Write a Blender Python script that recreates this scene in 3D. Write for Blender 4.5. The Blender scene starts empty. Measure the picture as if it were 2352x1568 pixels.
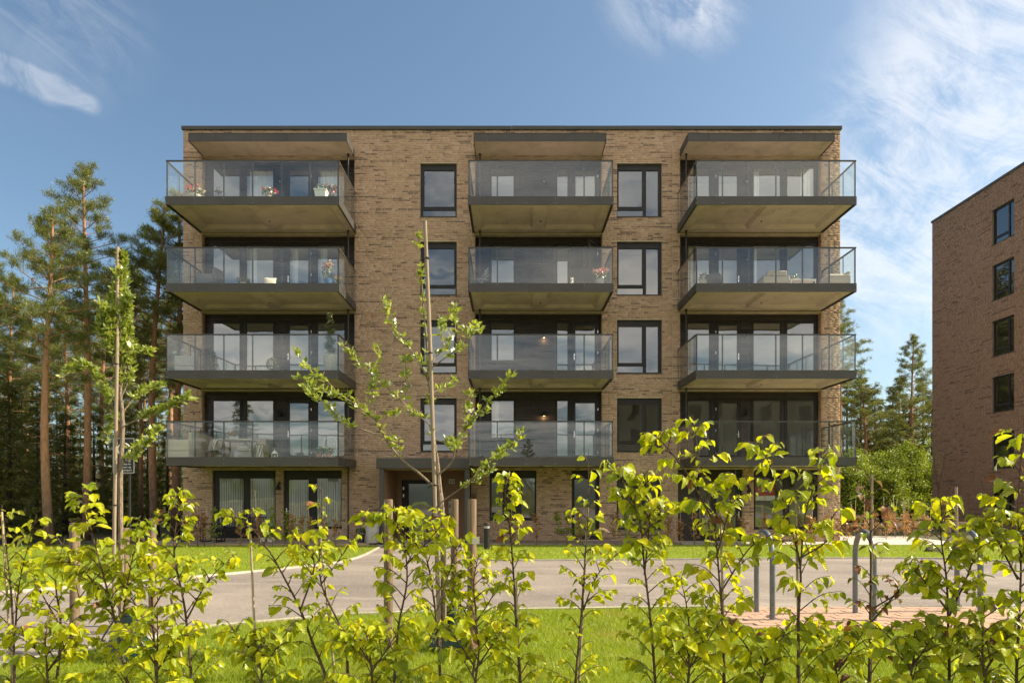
import bpy, math, random
import numpy as np
from mathutils import Vector, Matrix, Euler

random.seed(7)
RNG = np.random.default_rng(7)
sc = bpy.context.scene
COL = sc.collection
R = math.radians

# ------------------------------------------------------------------ camera
EYE = 1.94                      # eye height above the ground at the facade
FPX = 1568.0                    # 24 mm lens on 36 mm film, measured on a 2352 px wide print
HZX, HZY = 1176.0, 1127.0       # principal column and horizon row on that print
D = 25.75                       # distance to the brick facade
cam_d = bpy.data.cameras.new('camera')
cam = bpy.data.objects.new('camera', cam_d)
COL.objects.link(cam)
cam.location = (0, 0, EYE)
cam.rotation_euler = (R(90), 0, 0)
cam_d.sensor_width = 36
cam_d.lens = 24
cam_d.shift_y = 0.1458
cam_d.clip_start = 0.05
cam_d.clip_end = 3000
sc.camera = cam

# ------------------------------------------------------------------ light
SUN_EL, SUN_AZ = R(41), R(4.0)          # azimuth measured from +X towards +Y (just behind the facade plane)
SUN_DIR = Vector((math.cos(SUN_EL)*math.cos(SUN_AZ), math.cos(SUN_EL)*math.sin(SUN_AZ), math.sin(SUN_EL)))
sun_d = bpy.data.lights.new('sun', 'SUN')
sun_d.energy = 5.0
sun_d.angle = R(0.55)
sun_d.color = (1.0, 0.87, 0.66)
sun = bpy.data.objects.new('sun', sun_d)
COL.objects.link(sun)
sun.rotation_euler = (-SUN_DIR).to_track_quat('-Z', 'Y').to_euler()
sun.location = (30, 10, 40)

# ------------------------------------------------------------------ sky
world = bpy.data.worlds.new('World')
sc.world = world
world.use_nodes = True


class N:
    """small helper round a node tree"""
    def __init__(self, tree, clear=True):
        self.t = tree
        if clear:
            tree.nodes.clear()

    def n(self, kind, **kw):
        nd = self.t.nodes.new(kind)
        ins = kw.pop('ins', {})
        for k, v in kw.items():
            setattr(nd, k, v)
        for k, v in ins.items():
            self.put(nd, k, v)
        return nd

    def put(self, nd, k, v):
        s = nd.inputs[k]
        if isinstance(v, bpy.types.NodeSocket):
            self.t.links.new(v, s)
        else:
            s.default_value = v

    def math(self, op, a, b=0.0, c=None, clamp=False):
        nd = self.n('ShaderNodeMath', operation=op, use_clamp=clamp)
        self.put(nd, 0, a)
        self.put(nd, 1, b)
        if c is not None:
            self.put(nd, 2, c)
        return nd.outputs[0]

    def ramp(self, fac, stops, interp='LINEAR'):
        nd = self.n('ShaderNodeValToRGB')
        cr = nd.color_ramp
        cr.interpolation = interp
        while len(cr.elements) > 1:
            cr.elements.remove(cr.elements[-1])
        for i, (p, c) in enumerate(stops):
            e = cr.elements[0] if i == 0 else cr.elements.new(p)
            e.position = p
            e.color = (c[0], c[1], c[2], 1.0) if not isinstance(c, (int, float)) else (c, c, c, 1.0)
        self.put(nd, 'Fac', fac)
        return nd.outputs['Color']

    def mix(self, fac, a, b, blend='MIX'):
        nd = self.n('ShaderNodeMix', data_type='RGBA', blend_type=blend)
        self.put(nd, 0, fac)
        self.put(nd, 6, a if isinstance(a, bpy.types.NodeSocket) else (*a[:3], 1))
        self.put(nd, 7, b if isinstance(b, bpy.types.NodeSocket) else (*b[:3], 1))
        return nd.outputs[2]

    def noise(self, vec, scale, detail=3, rough=0.55, dist=0.0):
        nd = self.n('ShaderNodeTexNoise')
        if vec is not None:
            self.put(nd, 'Vector', vec)
        nd.inputs['Scale'].default_value = scale
        nd.inputs['Detail'].default_value = detail
        nd.inputs['Roughness'].default_value = rough
        nd.inputs['Distortion'].default_value = dist
        return nd.outputs['Fac']

    def smooth(self, v, lo, hi, a=0.0, b=1.0):
        nd = self.n('ShaderNodeMapRange', interpolation_type='SMOOTHSTEP')
        self.put(nd, 0, v)
        for i, x in enumerate((lo, hi, a, b)):
            nd.inputs[i+1].default_value = x
        return nd.outputs[0]


SKY_STRENGTH = 0.086
w = N(world.node_tree)
tc = w.n('ShaderNodeTexCoord')
dirv = tc.outputs['Generated']
sky = w.n('ShaderNodeTexSky', sky_type='NISHITA', sun_disc=False)
sky.sun_elevation = SUN_EL
sky.sun_rotation = math.pi/2 - SUN_AZ
sky.altitude = 200
sky.air_density = 1.0
sky.dust_density = 2.2
sky.ozone_density = 1.2
sep = w.n('ShaderNodeSeparateXYZ', ins={0: dirv})
dx, dy, dz = sep.outputs
zc = w.math('MAXIMUM', dz, 0.05)
pu = w.math('DIVIDE', dx, zc)
pv = w.math('DIVIDE', dy, zc)
plane = w.n('ShaderNodeCombineXYZ', ins={0: pu, 1: pv}).outputs[0]


def sky_dir(px, py):
    return Vector((px-HZX, FPX, HZY-py)).normalized()


# thin drawn-out cirrus: noise stretched along a slanting direction
rotn = w.n('ShaderNodeMapping', vector_type='POINT')
w.put(rotn, 'Vector', dirv)
rotn.inputs['Rotation'].default_value = (0, R(-32), 0)
rot2 = w.n('ShaderNodeMapping', vector_type='POINT')
w.put(rot2, 'Vector', rotn.outputs[0])
rot2.inputs['Scale'].default_value = (1.0, 1.0, 4.0)
cirrus = w.noise(rot2.outputs[0], 5.5, 12, 0.66, 1.1)
fluff = w.noise(dirv, 15.0, 10, 0.70, 0.8)


def blob(px, py, r_in, r_out):
    dt = w.n('ShaderNodeVectorMath', operation='DISTANCE')
    w.put(dt, 0, dirv)
    dt.inputs[1].default_value = sky_dir(px, py)
    return w.smooth(dt.outputs['Value'], r_in, r_out, 1.0, 0.0)


def add(*vals):
    v = vals[0]
    for x in vals[1:]:
        v = w.math('ADD', v, x)
    return v


right_veil = add(blob(2230, 360, 0.02, 0.22), blob(2090, 600, 0.0, 0.15), blob(2340, 60, 0.02, 0.19),
                 blob(2350, 330, 0.03, 0.20), blob(2010, 540, 0.0, 0.09))
left_veil = w.math('MULTIPLY', add(blob(60, 20, 0.0, 0.13), blob(190, 60, 0.0, 0.09)), 0.12)
top_veil = w.math('MULTIPLY', add(blob(1520, -40, 0.0, 0.085), blob(1620, 10, 0.0, 0.065)), 0.85)
streak = add(*[blob(-10+i*22, 150+i*8.4+(6 if i > 4 else 0), 0.0, 0.022 if i < 7 else 0.015) for i in range(11)], blob(150, 200, 0.0, 0.022))
cover = w.math('MINIMUM', add(right_veil, left_veil, top_veil), 1.0)
tex = w.math('ADD', w.math('MULTIPLY', cirrus, 0.68), w.math('MULTIPLY', fluff, 0.32))
front = w.math('MULTIPLY', w.math('POWER', cover, 0.8), w.smooth(tex, 0.39, 0.62))
front = w.math('MULTIPLY', front, 0.95)
front = w.math('MAXIMUM', front, w.math('MULTIPLY', w.math('MINIMUM', streak, 1.0), w.smooth(fluff, 0.3, 0.68, 0.05, 0.5)))
# broken cloud over the half of the sky behind the viewpoint (it shows in the window panes)
behind = w.smooth(dy, 0.15, -0.35)
broken = w.smooth(w.noise(plane, 0.55, 8, 0.62, 0.4), 0.34, 0.56)
low = w.smooth(dz, 0.0, 0.10)
cl_b = w.math('MULTIPLY', w.math('MULTIPLY', broken, behind), 0.92)
cloud = w.math('MAXIMUM', w.math('MULTIPLY', front, 0.55), cl_b)
cloud = w.math('MULTIPLY', cloud, low)
shade = w.ramp(w.noise(plane, 1.3, 5, 0.6), [(0.3, (0.55, 0.60, 0.68)), (0.62, (1.0, 0.97, 0.93))])
sky_c = w.mix(1.0, sky.outputs[0], (SKY_STRENGTH*0.92, SKY_STRENGTH*1.01, SKY_STRENGTH*0.98), 'MULTIPLY')
cloud_c = w.mix(1.0, shade, (0.98, 0.92, 0.84), 'MULTIPLY')
veil_c = w.mix(behind, (0.60, 0.59, 0.585), cloud_c)     # thin veil in front, sunlit cloud behind
out_c = w.mix(cloud, sky_c, veil_c)
bg = w.n('ShaderNodeBackground', ins={'Color': out_c, 'Strength': 1.0})
wo = w.n('ShaderNodeOutputWorld', ins={'Surface': bg.outputs[0]})

# ------------------------------------------------------------------ render settings
sc.view_settings.view_transform = 'Standard'
sc.view_settings.look = 'None'
sc.view_settings.exposure = 1.0
sc.view_settings.gamma = 1.0
sc.view_settings.use_curve_mapping = False
sc.render.engine = 'CYCLES'
cy = sc.cycles
cy.max_bounces = 7
cy.diffuse_bounces = 3
cy.glossy_bounces = 3
cy.transmission_bounces = 4
cy.transparent_max_bounces = 16
cy.caustics_reflective = False
cy.caustics_refractive = False
cy.use_denoising = True
cy.use_adaptive_sampling = True
cy.adaptive_threshold = 0.02
cy.sample_clamp_indirect = 6.0

# ------------------------------------------------------------------ geometry helpers
WL = {}


def zg(y):
    """height of the ground: a gentle fall from the hedge towards the building"""
    if y > 24.5:
        return 0.0
    if y < -8:                      # the land falls away behind the viewpoint
        return 0.8977-0.10*(-8-y)
    return 0.0382*(24.5-max(y, 1.0))


def at(px, py, y):
    """world point seen at print position (px, py) at distance y"""
    return Vector(((px-HZX)*y/FPX, y, EYE+(HZY-py)*y/FPX))


def ground_at(px, py):
    """world point of the ground seen at print position (px, py)"""
    y = 1574.0/(py-1186.9)
    return Vector(((px-HZX)*y/FPX, y, zg(y)))


def lnk(o, parent=None):
    COL.objects.link(o)
    if parent is not None:
        o.parent = parent
        WL[o.name] = WL.get(parent.name, Vector((0, 0, 0)))
    return o


def tag(o, label=None, cat=None, group=None, kind=None):
    if label:
        o['label'] = label
    if cat:
        o['category'] = cat
    if group:
        o['group'] = group
    if kind:
        o['kind'] = kind
    return o


def thing(name, label, cat, loc=(0, 0, 0), rz=0.0, group=None):
    o = bpy.data.objects.new(name, None)
    COL.objects.link(o)
    o.location = loc
    o.rotation_euler = (0, 0, rz)
    o.empty_display_size = 0.2
    WL[o.name] = Vector(loc)
    return tag(o, label, cat, group)


class MB:
    """collects geometry; build() makes one mesh object of it"""
    def __init__(self):
        self.v = []
        self.f = []
        self.nv = 0

    def add(self, verts, faces):
        b = self.nv
        self.v.extend([tuple(p) for p in verts])
        self.f.extend([tuple(i+b for i in f) for f in faces])
        self.nv += len(verts)
        return self

    def box(self, x0, x1, y0, y1, z0, z1):
        vs = [(x0, y0, z0), (x1, y0, z0), (x1, y1, z0), (x0, y1, z0), (x0, y0, z1), (x1, y0, z1), (x1, y1, z1), (x0, y1, z1)]
        fs = [(0, 3, 2, 1), (4, 5, 6, 7), (0, 1, 5, 4), (1, 2, 6, 5), (2, 3, 7, 6), (3, 0, 4, 7)]
        return self.add(vs, fs)

    def bar(self, a, b, wd, ht, up=(0, 0, 1)):
        a, b = Vector(a), Vector(b)
        d = (b-a).normalized()
        u = Vector(up)
        s = d.cross(u)
        if s.length < 1e-4:
            s = d.cross(Vector((1, 0, 0)))
        s.normalize()
        u = s.cross(d).normalized()
        vs = []
        for p in (a, b):
            for i, j in ((-1, -1), (1, -1), (1, 1), (-1, 1)):
                vs.append(p+s*(i*wd/2)+u*(j*ht/2))
        return self.add(vs, [(0, 1, 2, 3), (7, 6, 5, 4), (0, 4, 5, 1), (1, 5, 6, 2), (2, 6, 7, 3), (3, 7, 4, 0)])

    def tube(self, pts, radii, n=8, cap=True):
        pts = [Vector(p) for p in pts]
        if isinstance(radii, (int, float)):
            radii = [radii]*len(pts)
        vs, fs = [], []
        ref = Vector((0.31, 0.17, 0.93))
        prev = None
        for i, p in enumerate(pts):
            a = pts[max(i-1, 0)]
            b = pts[min(i+1, len(pts)-1)]
            t = (b-a).normalized()
            if prev is None:
                s = t.cross(ref)
                if s.length < 0.05:
                    s = t.cross(Vector((1, 0, 0)))
            else:
                s = prev-t*prev.dot(t)
            s.normalize()
            prev = s
            u = t.cross(s)
            for k in range(n):
                an = 2*math.pi*k/n
                vs.append(p+(s*math.cos(an)+u*math.sin(an))*radii[i])
        for i in range(len(pts)-1):
            for k in range(n):
                k2 = (k+1) % n
                fs.append((i*n+k, i*n+k2, (i+1)*n+k2, (i+1)*n+k))
        if cap:
            fs.append(tuple(range(n))[::-1])
            fs.append(tuple((len(pts)-1)*n+k for k in range(n)))
        return self.add(vs, fs)

    def lathe(self, prof, n=16, cx=0, cy=0, cz=0, cap=True):
        vs, fs = [], []
        for r, z in prof:
            for k in range(n):
                an = 2*math.pi*k/n
                vs.append((cx+r*math.cos(an), cy+r*math.sin(an), cz+z))
        m = len(prof)
        for i in range(m-1):
            for k in range(n):
                k2 = (k+1) % n
                fs.append((i*n+k, i*n+k2, (i+1)*n+k2, (i+1)*n+k))
        if cap:
            fs.append(tuple(range(n))[::-1])
            fs.append(tuple((m-1)*n+k for k in range(n)))
        return self.add(vs, fs)

    def blobby(self, c, r, n=10, m=7, jit=0.12, sz=1.0, rnd=random):
        vs, fs = [], []
        for i in range(m+1):
            th = math.pi*i/m
            for k in range(n):
                ph = 2*math.pi*k/n
                q = 1+rnd.uniform(-jit, jit)
                vs.append((c[0]+r*q*math.sin(th)*math.cos(ph), c[1]+r*q*math.sin(th)*math.sin(ph), c[2]+r*sz*q*math.cos(th)))
        for i in range(m):
            for k in range(n):
                k2 = (k+1) % n
                fs.append((i*n+k, (i+1)*n+k, (i+1)*n+k2, i*n+k2))
        return self.add(vs, fs)

    def poly(self, pts):
        return self.add(pts, [tuple(range(len(pts)))])

    def build(self, name, mat, parent=None, smooth=False, world=True, bevel=0.0):
        off = WL.get(parent.name, Vector((0, 0, 0))) if (parent is not None and world) else Vector((0, 0, 0))
        me = bpy.data.meshes.new(name)
        vs = [(p[0]-off.x, p[1]-off.y, p[2]-off.z) for p in self.v]
        me.from_pydata(vs, [], self.f)
        me.materials.append(mat)
        if smooth:
            me.polygons.foreach_set('use_smooth', [True]*len(me.polygons))
            me.set_sharp_from_angle(angle=R(42)) if hasattr(me, 'set_sharp_from_angle') else None
        o = bpy.data.objects.new(name, me)
        lnk(o, parent)
        if bevel:
            b = o.modifiers.new('bevel', 'BEVEL')
            b.width = bevel
            b.segments = 1
            b.limit_method = 'ANGLE'
        return o


def np_mesh(name, verts, faces, mat, parent=None, smooth=False, attr=None):
    """mesh from numpy arrays, faces all of one size"""
    me = bpy.data.meshes.new(name)
    nv, (nf, k) = len(verts), faces.shape
    me.vertices.add(nv)
    me.vertices.foreach_set('co', np.ascontiguousarray(verts, dtype=np.float32).ravel())
    me.loops.add(nf*k)
    me.loops.foreach_set('vertex_index', np.ascontiguousarray(faces, dtype=np.int32).ravel())
    me.polygons.add(nf)
    me.polygons.foreach_set('loop_start', np.arange(0, nf*k, k, dtype=np.int32))
    me.polygons.foreach_set('loop_total', np.full(nf, k, dtype=np.int32))
    if smooth:
        me.polygons.foreach_set('use_smooth', np.ones(nf, dtype=bool))
    me.update(calc_edges=True)
    if attr is not None:
        a = me.attributes.new('rnd', 'FLOAT', 'POINT')
        a.data.foreach_set('value', np.ascontiguousarray(attr, dtype=np.float32))
    me.materials.append(mat)
    o = bpy.data.objects.new(name, me)
    lnk(o, parent)
    return o


def mesh_only(name, mb, mat, smooth=False):
    me = bpy.data.meshes.new(name)
    me.from_pydata(mb.v, [], mb.f)
    me.materials.append(mat)
    if smooth:
        me.polygons.foreach_set('use_smooth', [True]*len(me.polygons))
    return me


def inst(name, me, parent=None, loc=(0, 0, 0), rot=None, scale=None):
    o = bpy.data.objects.new(name, me)
    lnk(o, parent)
    o.location = loc
    if rot is not None:
        o.rotation_euler = rot
    if scale is not None:
        o.scale = scale
    return o


def copy_tree(o, parent=None):
    c = o.copy()
    COL.objects.link(c)
    if parent is not None:
        c.parent = parent
    for ch in list(o.children):
        copy_tree(ch, c)
    return c


def rects_minus(x0, x1, z0, z1, holes):
    """cut rectangular holes out of a rectangle; returns the remaining rectangles"""
    zs = sorted({z0, z1, *[min(max(h[2], z0), z1) for h in holes], *[min(max(h[3], z0), z1) for h in holes]})
    out = []
    for a, b in zip(zs[:-1], zs[1:]):
        if b-a < 1e-5:
            continue
        m = (a+b)/2
        spans = [(x0, x1)]
        for h in holes:
            if h[2] < m < h[3]:
                nxt = []
                for s, e in spans:
                    if h[1] <= s or h[0] >= e:
                        nxt.append((s, e))
                        continue
                    if h[0] > s:
                        nxt.append((s, h[0]))
                    if h[1] < e:
                        nxt.append((h[1], e))
                spans = nxt
        out += [(s, e, a, b) for s, e in spans if e-s > 1e-4]
    return out


# ------------------------------------------------------------------ materials
def new_mat(name):
    m = bpy.data.materials.new(name)
    m.use_nodes = True
    return m, N(m.node_tree)


def simple(name, col, rough=0.6, metal=0.0, var=0.12, scale=6.0, bump=0.0, bscale=60.0, spec=0.5, coords='Object'):
    """a painted, woven or cast surface: base colour with patchy variation and fine relief"""
    m, g = new_mat(name)
    t = g.n('ShaderNodeTexCoord')
    v = t.outputs[coords]
    nz = g.noise(v, scale, 5, 0.6)
    lo = [c*(1-var) for c in col]
    hi = [min(c*(1+var), 1) for c in col]
    c = g.ramp(nz, [(0.3, lo), (0.7, hi)])
    p = g.n('ShaderNodeBsdfPrincipled', ins={'Base Color': c, 'Metallic': metal, 'Specular IOR Level': spec})
    rn = g.noise(v, scale*2.3, 3)
    g.put(p, 'Roughness', g.smooth(rn, 0.2, 0.8, max(rough-0.1, 0.02), min(rough+0.1, 1)))
    if bump:
        b = g.n('ShaderNodeBump', ins={'Height': g.noise(v, bscale, 4, 0.65), 'Strength': bump, 'Distance': 0.01})
        g.put(p, 'Normal', b.outputs[0])
    g.n('ShaderNodeOutputMaterial', ins={'Surface': p.outputs[0]})
    return m


def glass_mat(name, tint, refl, ior=1.5, wobble=0.0, wscale=0.6):
    """pane: clear with a mirror reflection that grows towards grazing angles"""
    m, g = new_mat(name)
    tr = g.n('ShaderNodeBsdfTransparent', ins={'Color': (*tint, 1)})
    gl = g.n('ShaderNodeBsdfGlossy', ins={'Color': (0.94, 0.97, 1.0, 1), 'Roughness': 0.0})
    lw = g.n('ShaderNodeLayerWeight', ins={'Blend': 0.5})
    f0 = ((ior-1)/(ior+1))**2
    fr = g.math('ADD', f0, g.math('MULTIPLY', 1-f0, g.math('POWER', lw.outputs['Facing'], 5.0)))
    if wobble:
        t = g.n('ShaderNodeTexCoord')
        oi = g.n('ShaderNodeObjectInfo')
        va = g.n('ShaderNodeVectorMath', operation='ADD', ins={0: t.outputs['Object'], 1: oi.outputs['Location']})
        b = g.n('ShaderNodeBump', ins={'Height': g.noise(va.outputs[0], wscale, 2, 0.5), 'Strength': 1.0, 'Distance': wobble})
        g.put(gl, 'Normal', b.outputs[0])
    f = g.math('ADD', fr, refl, clamp=True)
    mx = g.n('ShaderNodeMixShader', ins={0: f, 1: tr.outputs[0], 2: gl.outputs[0]})
    g.n('ShaderNodeOutputMaterial', ins={'Surface': mx.outputs[0]})
    return m


def leaf_mat(name, stops, trans=0.45, gloss=0.12, rough=0.4, per='object', vein=False, patch=None):
    """leaf: diffuse, light passing through, and a waxy sheen"""
    m, g = new_mat(name)
    if per == 'object':
        rnd = g.n('ShaderNodeObjectInfo').outputs['Random']
    else:
        rnd = g.n('ShaderNodeNewGeometry').outputs['Random Per Island']
    c = g.ramp(rnd, stops)
    t = g.n('ShaderNodeTexCoord')
    if vein:
        sp = g.n('ShaderNodeSeparateXYZ', ins={0: t.outputs['Object']})
        ax = g.math('ABSOLUTE', sp.outputs[0])
        k = g.math('SUBTRACT', sp.outputs[1], g.math('MULTIPLY', ax, 0.75))
        wv = g.math('SINE', g.math('MULTIPLY', k, 2*math.pi*9.0))
        vn = g.smooth(wv, 0.55, 1.0)
        mid = g.smooth(ax, 0.0, 0.03, 1.0, 0.0)
        vv = g.math('MAXIMUM', vn, mid)
        c = g.mix(g.math('MULTIPLY', vv, 0.35), c, [min(x*1.5, 1) for x in stops[-1][1]])
    nz = g.noise(t.outputs['Object'], 3.0, 3)
    c = g.mix(g.smooth(nz, 0.35, 0.75, 0.0, 0.3), c, [x*0.6 for x in stops[0][1]])
    if patch:
        pn = g.noise(g.n('ShaderNodeNewGeometry').outputs['Position'], patch[0], 5, 0.7)
        c = g.mix(g.smooth(pn, 0.48, 0.72, 0, patch[1]), c, patch[2])
    df = g.n('ShaderNodeBsdfDiffuse', ins={'Color': c})
    warm = g.mix(1.0, c, (1.16, 1.08, 0.40), 'MULTIPLY')
    tl = g.n('ShaderNodeBsdfTranslucent', ins={'Color': warm})
    m1 = g.n('ShaderNodeMixShader', ins={0: trans, 1: df.outputs[0], 2: tl.outputs[0]})
    gl = g.n('ShaderNodeBsdfGlossy', ins={'Color': (1, 1, 1, 1), 'Roughness': rough})
    if vein:
        b = g.n('ShaderNodeBump', ins={'Height': wv, 'Strength': 0.25, 'Distance': 0.02})
        g.put(gl, 'Normal', b.outputs[0])
        g.put(df, 'Normal', b.outputs[0])
    fr = g.n('ShaderNodeFresnel', ins={'IOR': 1.42})
    ff = g.math('MULTIPLY', fr.outputs[0], gloss*8.0, clamp=True)
    m2 = g.n('ShaderNodeMixShader', ins={0: ff, 1: m1.outputs[0], 2: gl.outputs[0]})
    g.n('ShaderNodeOutputMaterial', ins={'Surface': m2.outputs[0]})
    return m


def brick_mat(name, stops, source, mottle=0.22):
    m, g = new_mat(name)
    if source == 'attr':
        rnd = g.n('ShaderNodeAttribute', attribute_name='rnd').outputs['Fac']
    else:
        rnd = g.n('ShaderNodeObjectInfo').outputs['Random']
    c = g.ramp(rnd, stops)
    t = g.n('ShaderNodeNewGeometry')
    pos = t.outputs['Position']
    m1 = g.n('ShaderNodeMapping')
    g.put(m1, 'Vector', pos)
    m1.inputs['Scale'].default_value = (1, 1, 3.0)
    n1 = g.noise(m1.outputs[0], 18, 4, 0.7)
    c = g.mix(g.smooth(n1, 0.35, 0.75, 0.0, mottle), c, [x*0.35 for x in stops[0][1]])
    n2 = g.noise(pos, 0.35, 3, 0.5)
    c = g.mix(g.smooth(n2, 0.3, 0.75, 0.0, 0.22), c, (0.30, 0.19, 0.12))
    p = g.n('ShaderNodeBsdfPrincipled', ins={'Base Color': c, 'Roughness': 0.9, 'Specular IOR Level': 0.2})
    b = g.n('ShaderNodeBump', ins={'Height': g.noise(pos, 55, 4, 0.7), 'Strength': 0.5, 'Distance': 0.006})
    g.put(p, 'Normal', b.outputs[0])
    g.n('ShaderNodeOutputMaterial', ins={'Surface': p.outputs[0]})
    return m


BR = [(0.0, (0.135, 0.096, 0.070)), (0.10, (0.175, 0.124, 0.086)), (0.18, (0.285, 0.198, 0.120)), (0.45, (0.365, 0.258, 0.155)),
      (0.75, (0.425, 0.310, 0.190)), (1.0, (0.48, 0.365, 0.235))]
BR = [(p, (c[0]*1.13, c[1]*1.03, c[2]*1.09)) for p, c in BR]
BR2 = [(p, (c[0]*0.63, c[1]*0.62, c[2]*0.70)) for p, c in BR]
M = {}
M['brick'] = brick_mat('brick_mass', BR, 'attr')
M['brick1'] = brick_mat('brick_single', BR, 'object')
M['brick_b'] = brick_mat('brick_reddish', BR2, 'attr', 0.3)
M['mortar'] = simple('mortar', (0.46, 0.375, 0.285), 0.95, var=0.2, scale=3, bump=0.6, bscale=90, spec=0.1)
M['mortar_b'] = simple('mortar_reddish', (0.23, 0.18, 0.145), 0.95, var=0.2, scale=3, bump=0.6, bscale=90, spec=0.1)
M['metal'] = simple('anthracite_sheet', (0.062, 0.058, 0.053), 0.5, var=0.14, scale=1.2, bump=0.03, bscale=3, spec=0.3)
M['rail'] = simple('anthracite_rail', (0.050, 0.048, 0.045), 0.45, var=0.08, scale=3, spec=0.35)
M['frame'] = simple('window_frame', (0.024, 0.022, 0.021), 0.45, var=0.08, scale=3, spec=0.25)
M['clad'] = simple('dark_stained_board', (0.030, 0.0215, 0.0185), 0.6, var=0.30, scale=5, bump=0.25, bscale=30)
M['plaster'] = simple('room_plaster', (0.70, 0.66, 0.59), 0.9, var=0.05, scale=2)
M['curtain'] = simple('curtain', (0.82, 0.81, 0.78), 0.9, var=0.06, scale=8)
M['pane'] = glass_mat('window_pane', (0.84, 0.87, 0.88), 0.15, 1.52, 0.010, 0.55)
M['bal_glass'] = glass_mat('balcony_glass', (0.965, 0.985, 0.972), 0.014, 1.46, 0.002, 0.5)
M['steel'] = simple('galvanised_steel', (0.17, 0.185, 0.205), 0.42, metal=0.6, var=0.15, scale=14, bump=0.05, bscale=40)
M['chrome'] = simple('satin_handle', (0.72, 0.72, 0.72), 0.25, metal=0.9, var=0.05)
M['black'] = simple('black_paint', (0.012, 0.012, 0.013), 0.45, var=0.15)
M['white'] = simple('white_paint', (0.74, 0.73, 0.70), 0.55, var=0.06, scale=5)
M['cream'] = simple('cream_ceramic', (0.62, 0.58, 0.50), 0.5, var=0.10, scale=8)


def concrete_mat(name, col, stain):
    m, g = new_mat(name)
    t = g.n('ShaderNodeNewGeometry')
    pos = t.outputs['Position']
    n1 = g.noise(pos, 1.4, 6, 0.65, 0.4)
    n2 = g.noise(pos, 9, 5, 0.7)
    c = g.ramp(n1, [(0.28, [x*0.72 for x in col]), (0.5, col), (0.74, [x*1.16 for x in col])])
    c = g.mix(g.smooth(n2, 0.52, 0.78, 0.0, 0.4), c, stain)
    p = g.n('ShaderNodeBsdfPrincipled', ins={'Base Color': c, 'Roughness': 0.85, 'Specular IOR Level': 0.25})
    b = g.n('ShaderNodeBump', ins={'Height': g.noise(pos, 38, 4, 0.6), 'Strength': 0.25, 'Distance': 0.005})
    g.put(p, 'Normal', b.outputs[0])
    g.n('ShaderNodeOutputMaterial', ins={'Surface': p.outputs[0]})
    return m


M['soffit'] = concrete_mat('soffit_concrete', (0.51, 0.425, 0.375), (0.32, 0.25, 0.215))
M['concrete'] = concrete_mat('pale_concrete', (0.46, 0.42, 0.36), (0.30, 0.27, 0.23))


def wood_mat(name, col, scale=(3, 3, 40), rough=0.65, var=0.35):
    m, g = new_mat(name)
    t = g.n('ShaderNodeTexCoord')
    mp = g.n('ShaderNodeMapping')
    g.put(mp, 'Vector', t.outputs['Object'])
    mp.inputs['Scale'].default_value = scale
    n1 = g.noise(mp.outputs[0], 1.0, 6, 0.6, 0.8)
    oi = g.n('ShaderNodeObjectInfo')
    c = g.ramp(n1, [(0.3, [x*(1-var) for x in col]), (0.7, [min(1, x*(1+var*0.6)) for x in col])])
    c = g.mix(g.math('MULTIPLY', oi.outputs['Random'], 0.25), c, [x*0.6 for x in col])
    p = g.n('ShaderNodeBsdfPrincipled', ins={'Base Color': c, 'Roughness': rough, 'Specular IOR Level': 0.3})
    b = g.n('ShaderNodeBump', ins={'Height': n1, 'Strength': 0.3, 'Distance': 0.004})
    g.put(p, 'Normal', b.outputs[0])
    g.n('ShaderNodeOutputMaterial', ins={'Surface': p.outputs[0]})
    return m


M['panel_wood'] = wood_mat('portal_panel', (0.30, 0.185, 0.105), (40, 40, 2.0), 0.6, 0.15)
M['deck'] = wood_mat('deck_board', (0.30, 0.25, 0.205), (2, 30, 30), 0.75, 0.3)
M['deck_new'] = wood_mat('deck_edge', (0.42, 0.30, 0.18), (30, 3, 30), 0.7, 0.25)
M['post'] = wood_mat('round_post', (0.215, 0.15, 0.095), (70, 70, 3), 0.85, 0.6)
M['stake'] = wood_mat('stake_wood', (0.31, 0.24, 0.17), (90, 90, 4), 0.75, 0.3)
M['cane'] = wood_mat('cane', (0.42, 0.33, 0.23), (120, 120, 8), 0.7, 0.3)
M['log'] = wood_mat('peeled_log', (0.36, 0.25, 0.16), (6, 6, 6), 0.8, 0.3)


def bark_mat(name, lo, hi, split=None, h=None, scale=(9, 9, 2.2)):
    m, g = new_mat(name)
    t = g.n('ShaderNodeTexCoord')
    mp = g.n('ShaderNodeMapping')
    g.put(mp, 'Vector', t.outputs['Object'])
    mp.inputs['Scale'].default_value = scale
    n1 = g.noise(mp.outputs[0], 1.6, 6, 0.7, 0.6)
    c = g.ramp(n1, [(0.32, [x*0.45 for x in lo]), (0.55, lo), (0.75, [min(1, x*1.25) for x in lo])])
    if hi is not None:
        c2 = g.ramp(n1, [(0.3, [x*0.55 for x in hi]), (0.5, hi), (0.75, [min(1, x*1.2) for x in hi])])
        sp = g.n('ShaderNodeSeparateXYZ', ins={0: t.outputs['Object']})
        zz = g.math('ADD', sp.outputs[2], g.math('MULTIPLY', n1, 2.0))
        c = g.mix(g.smooth(zz, split, split+h), c, c2)
    p = g.n('ShaderNodeBsdfPrincipled', ins={'Base Color': c, 'Roughness': 0.9, 'Specular IOR Level': 0.15})
    b = g.n('ShaderNodeBump', ins={'Height': n1, 'Strength': 0.8, 'Distance': 0.03})
    g.put(p, 'Normal', b.outputs[0])
    g.n('ShaderNodeOutputMaterial', ins={'Surface': p.outputs[0]})
    return m


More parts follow.
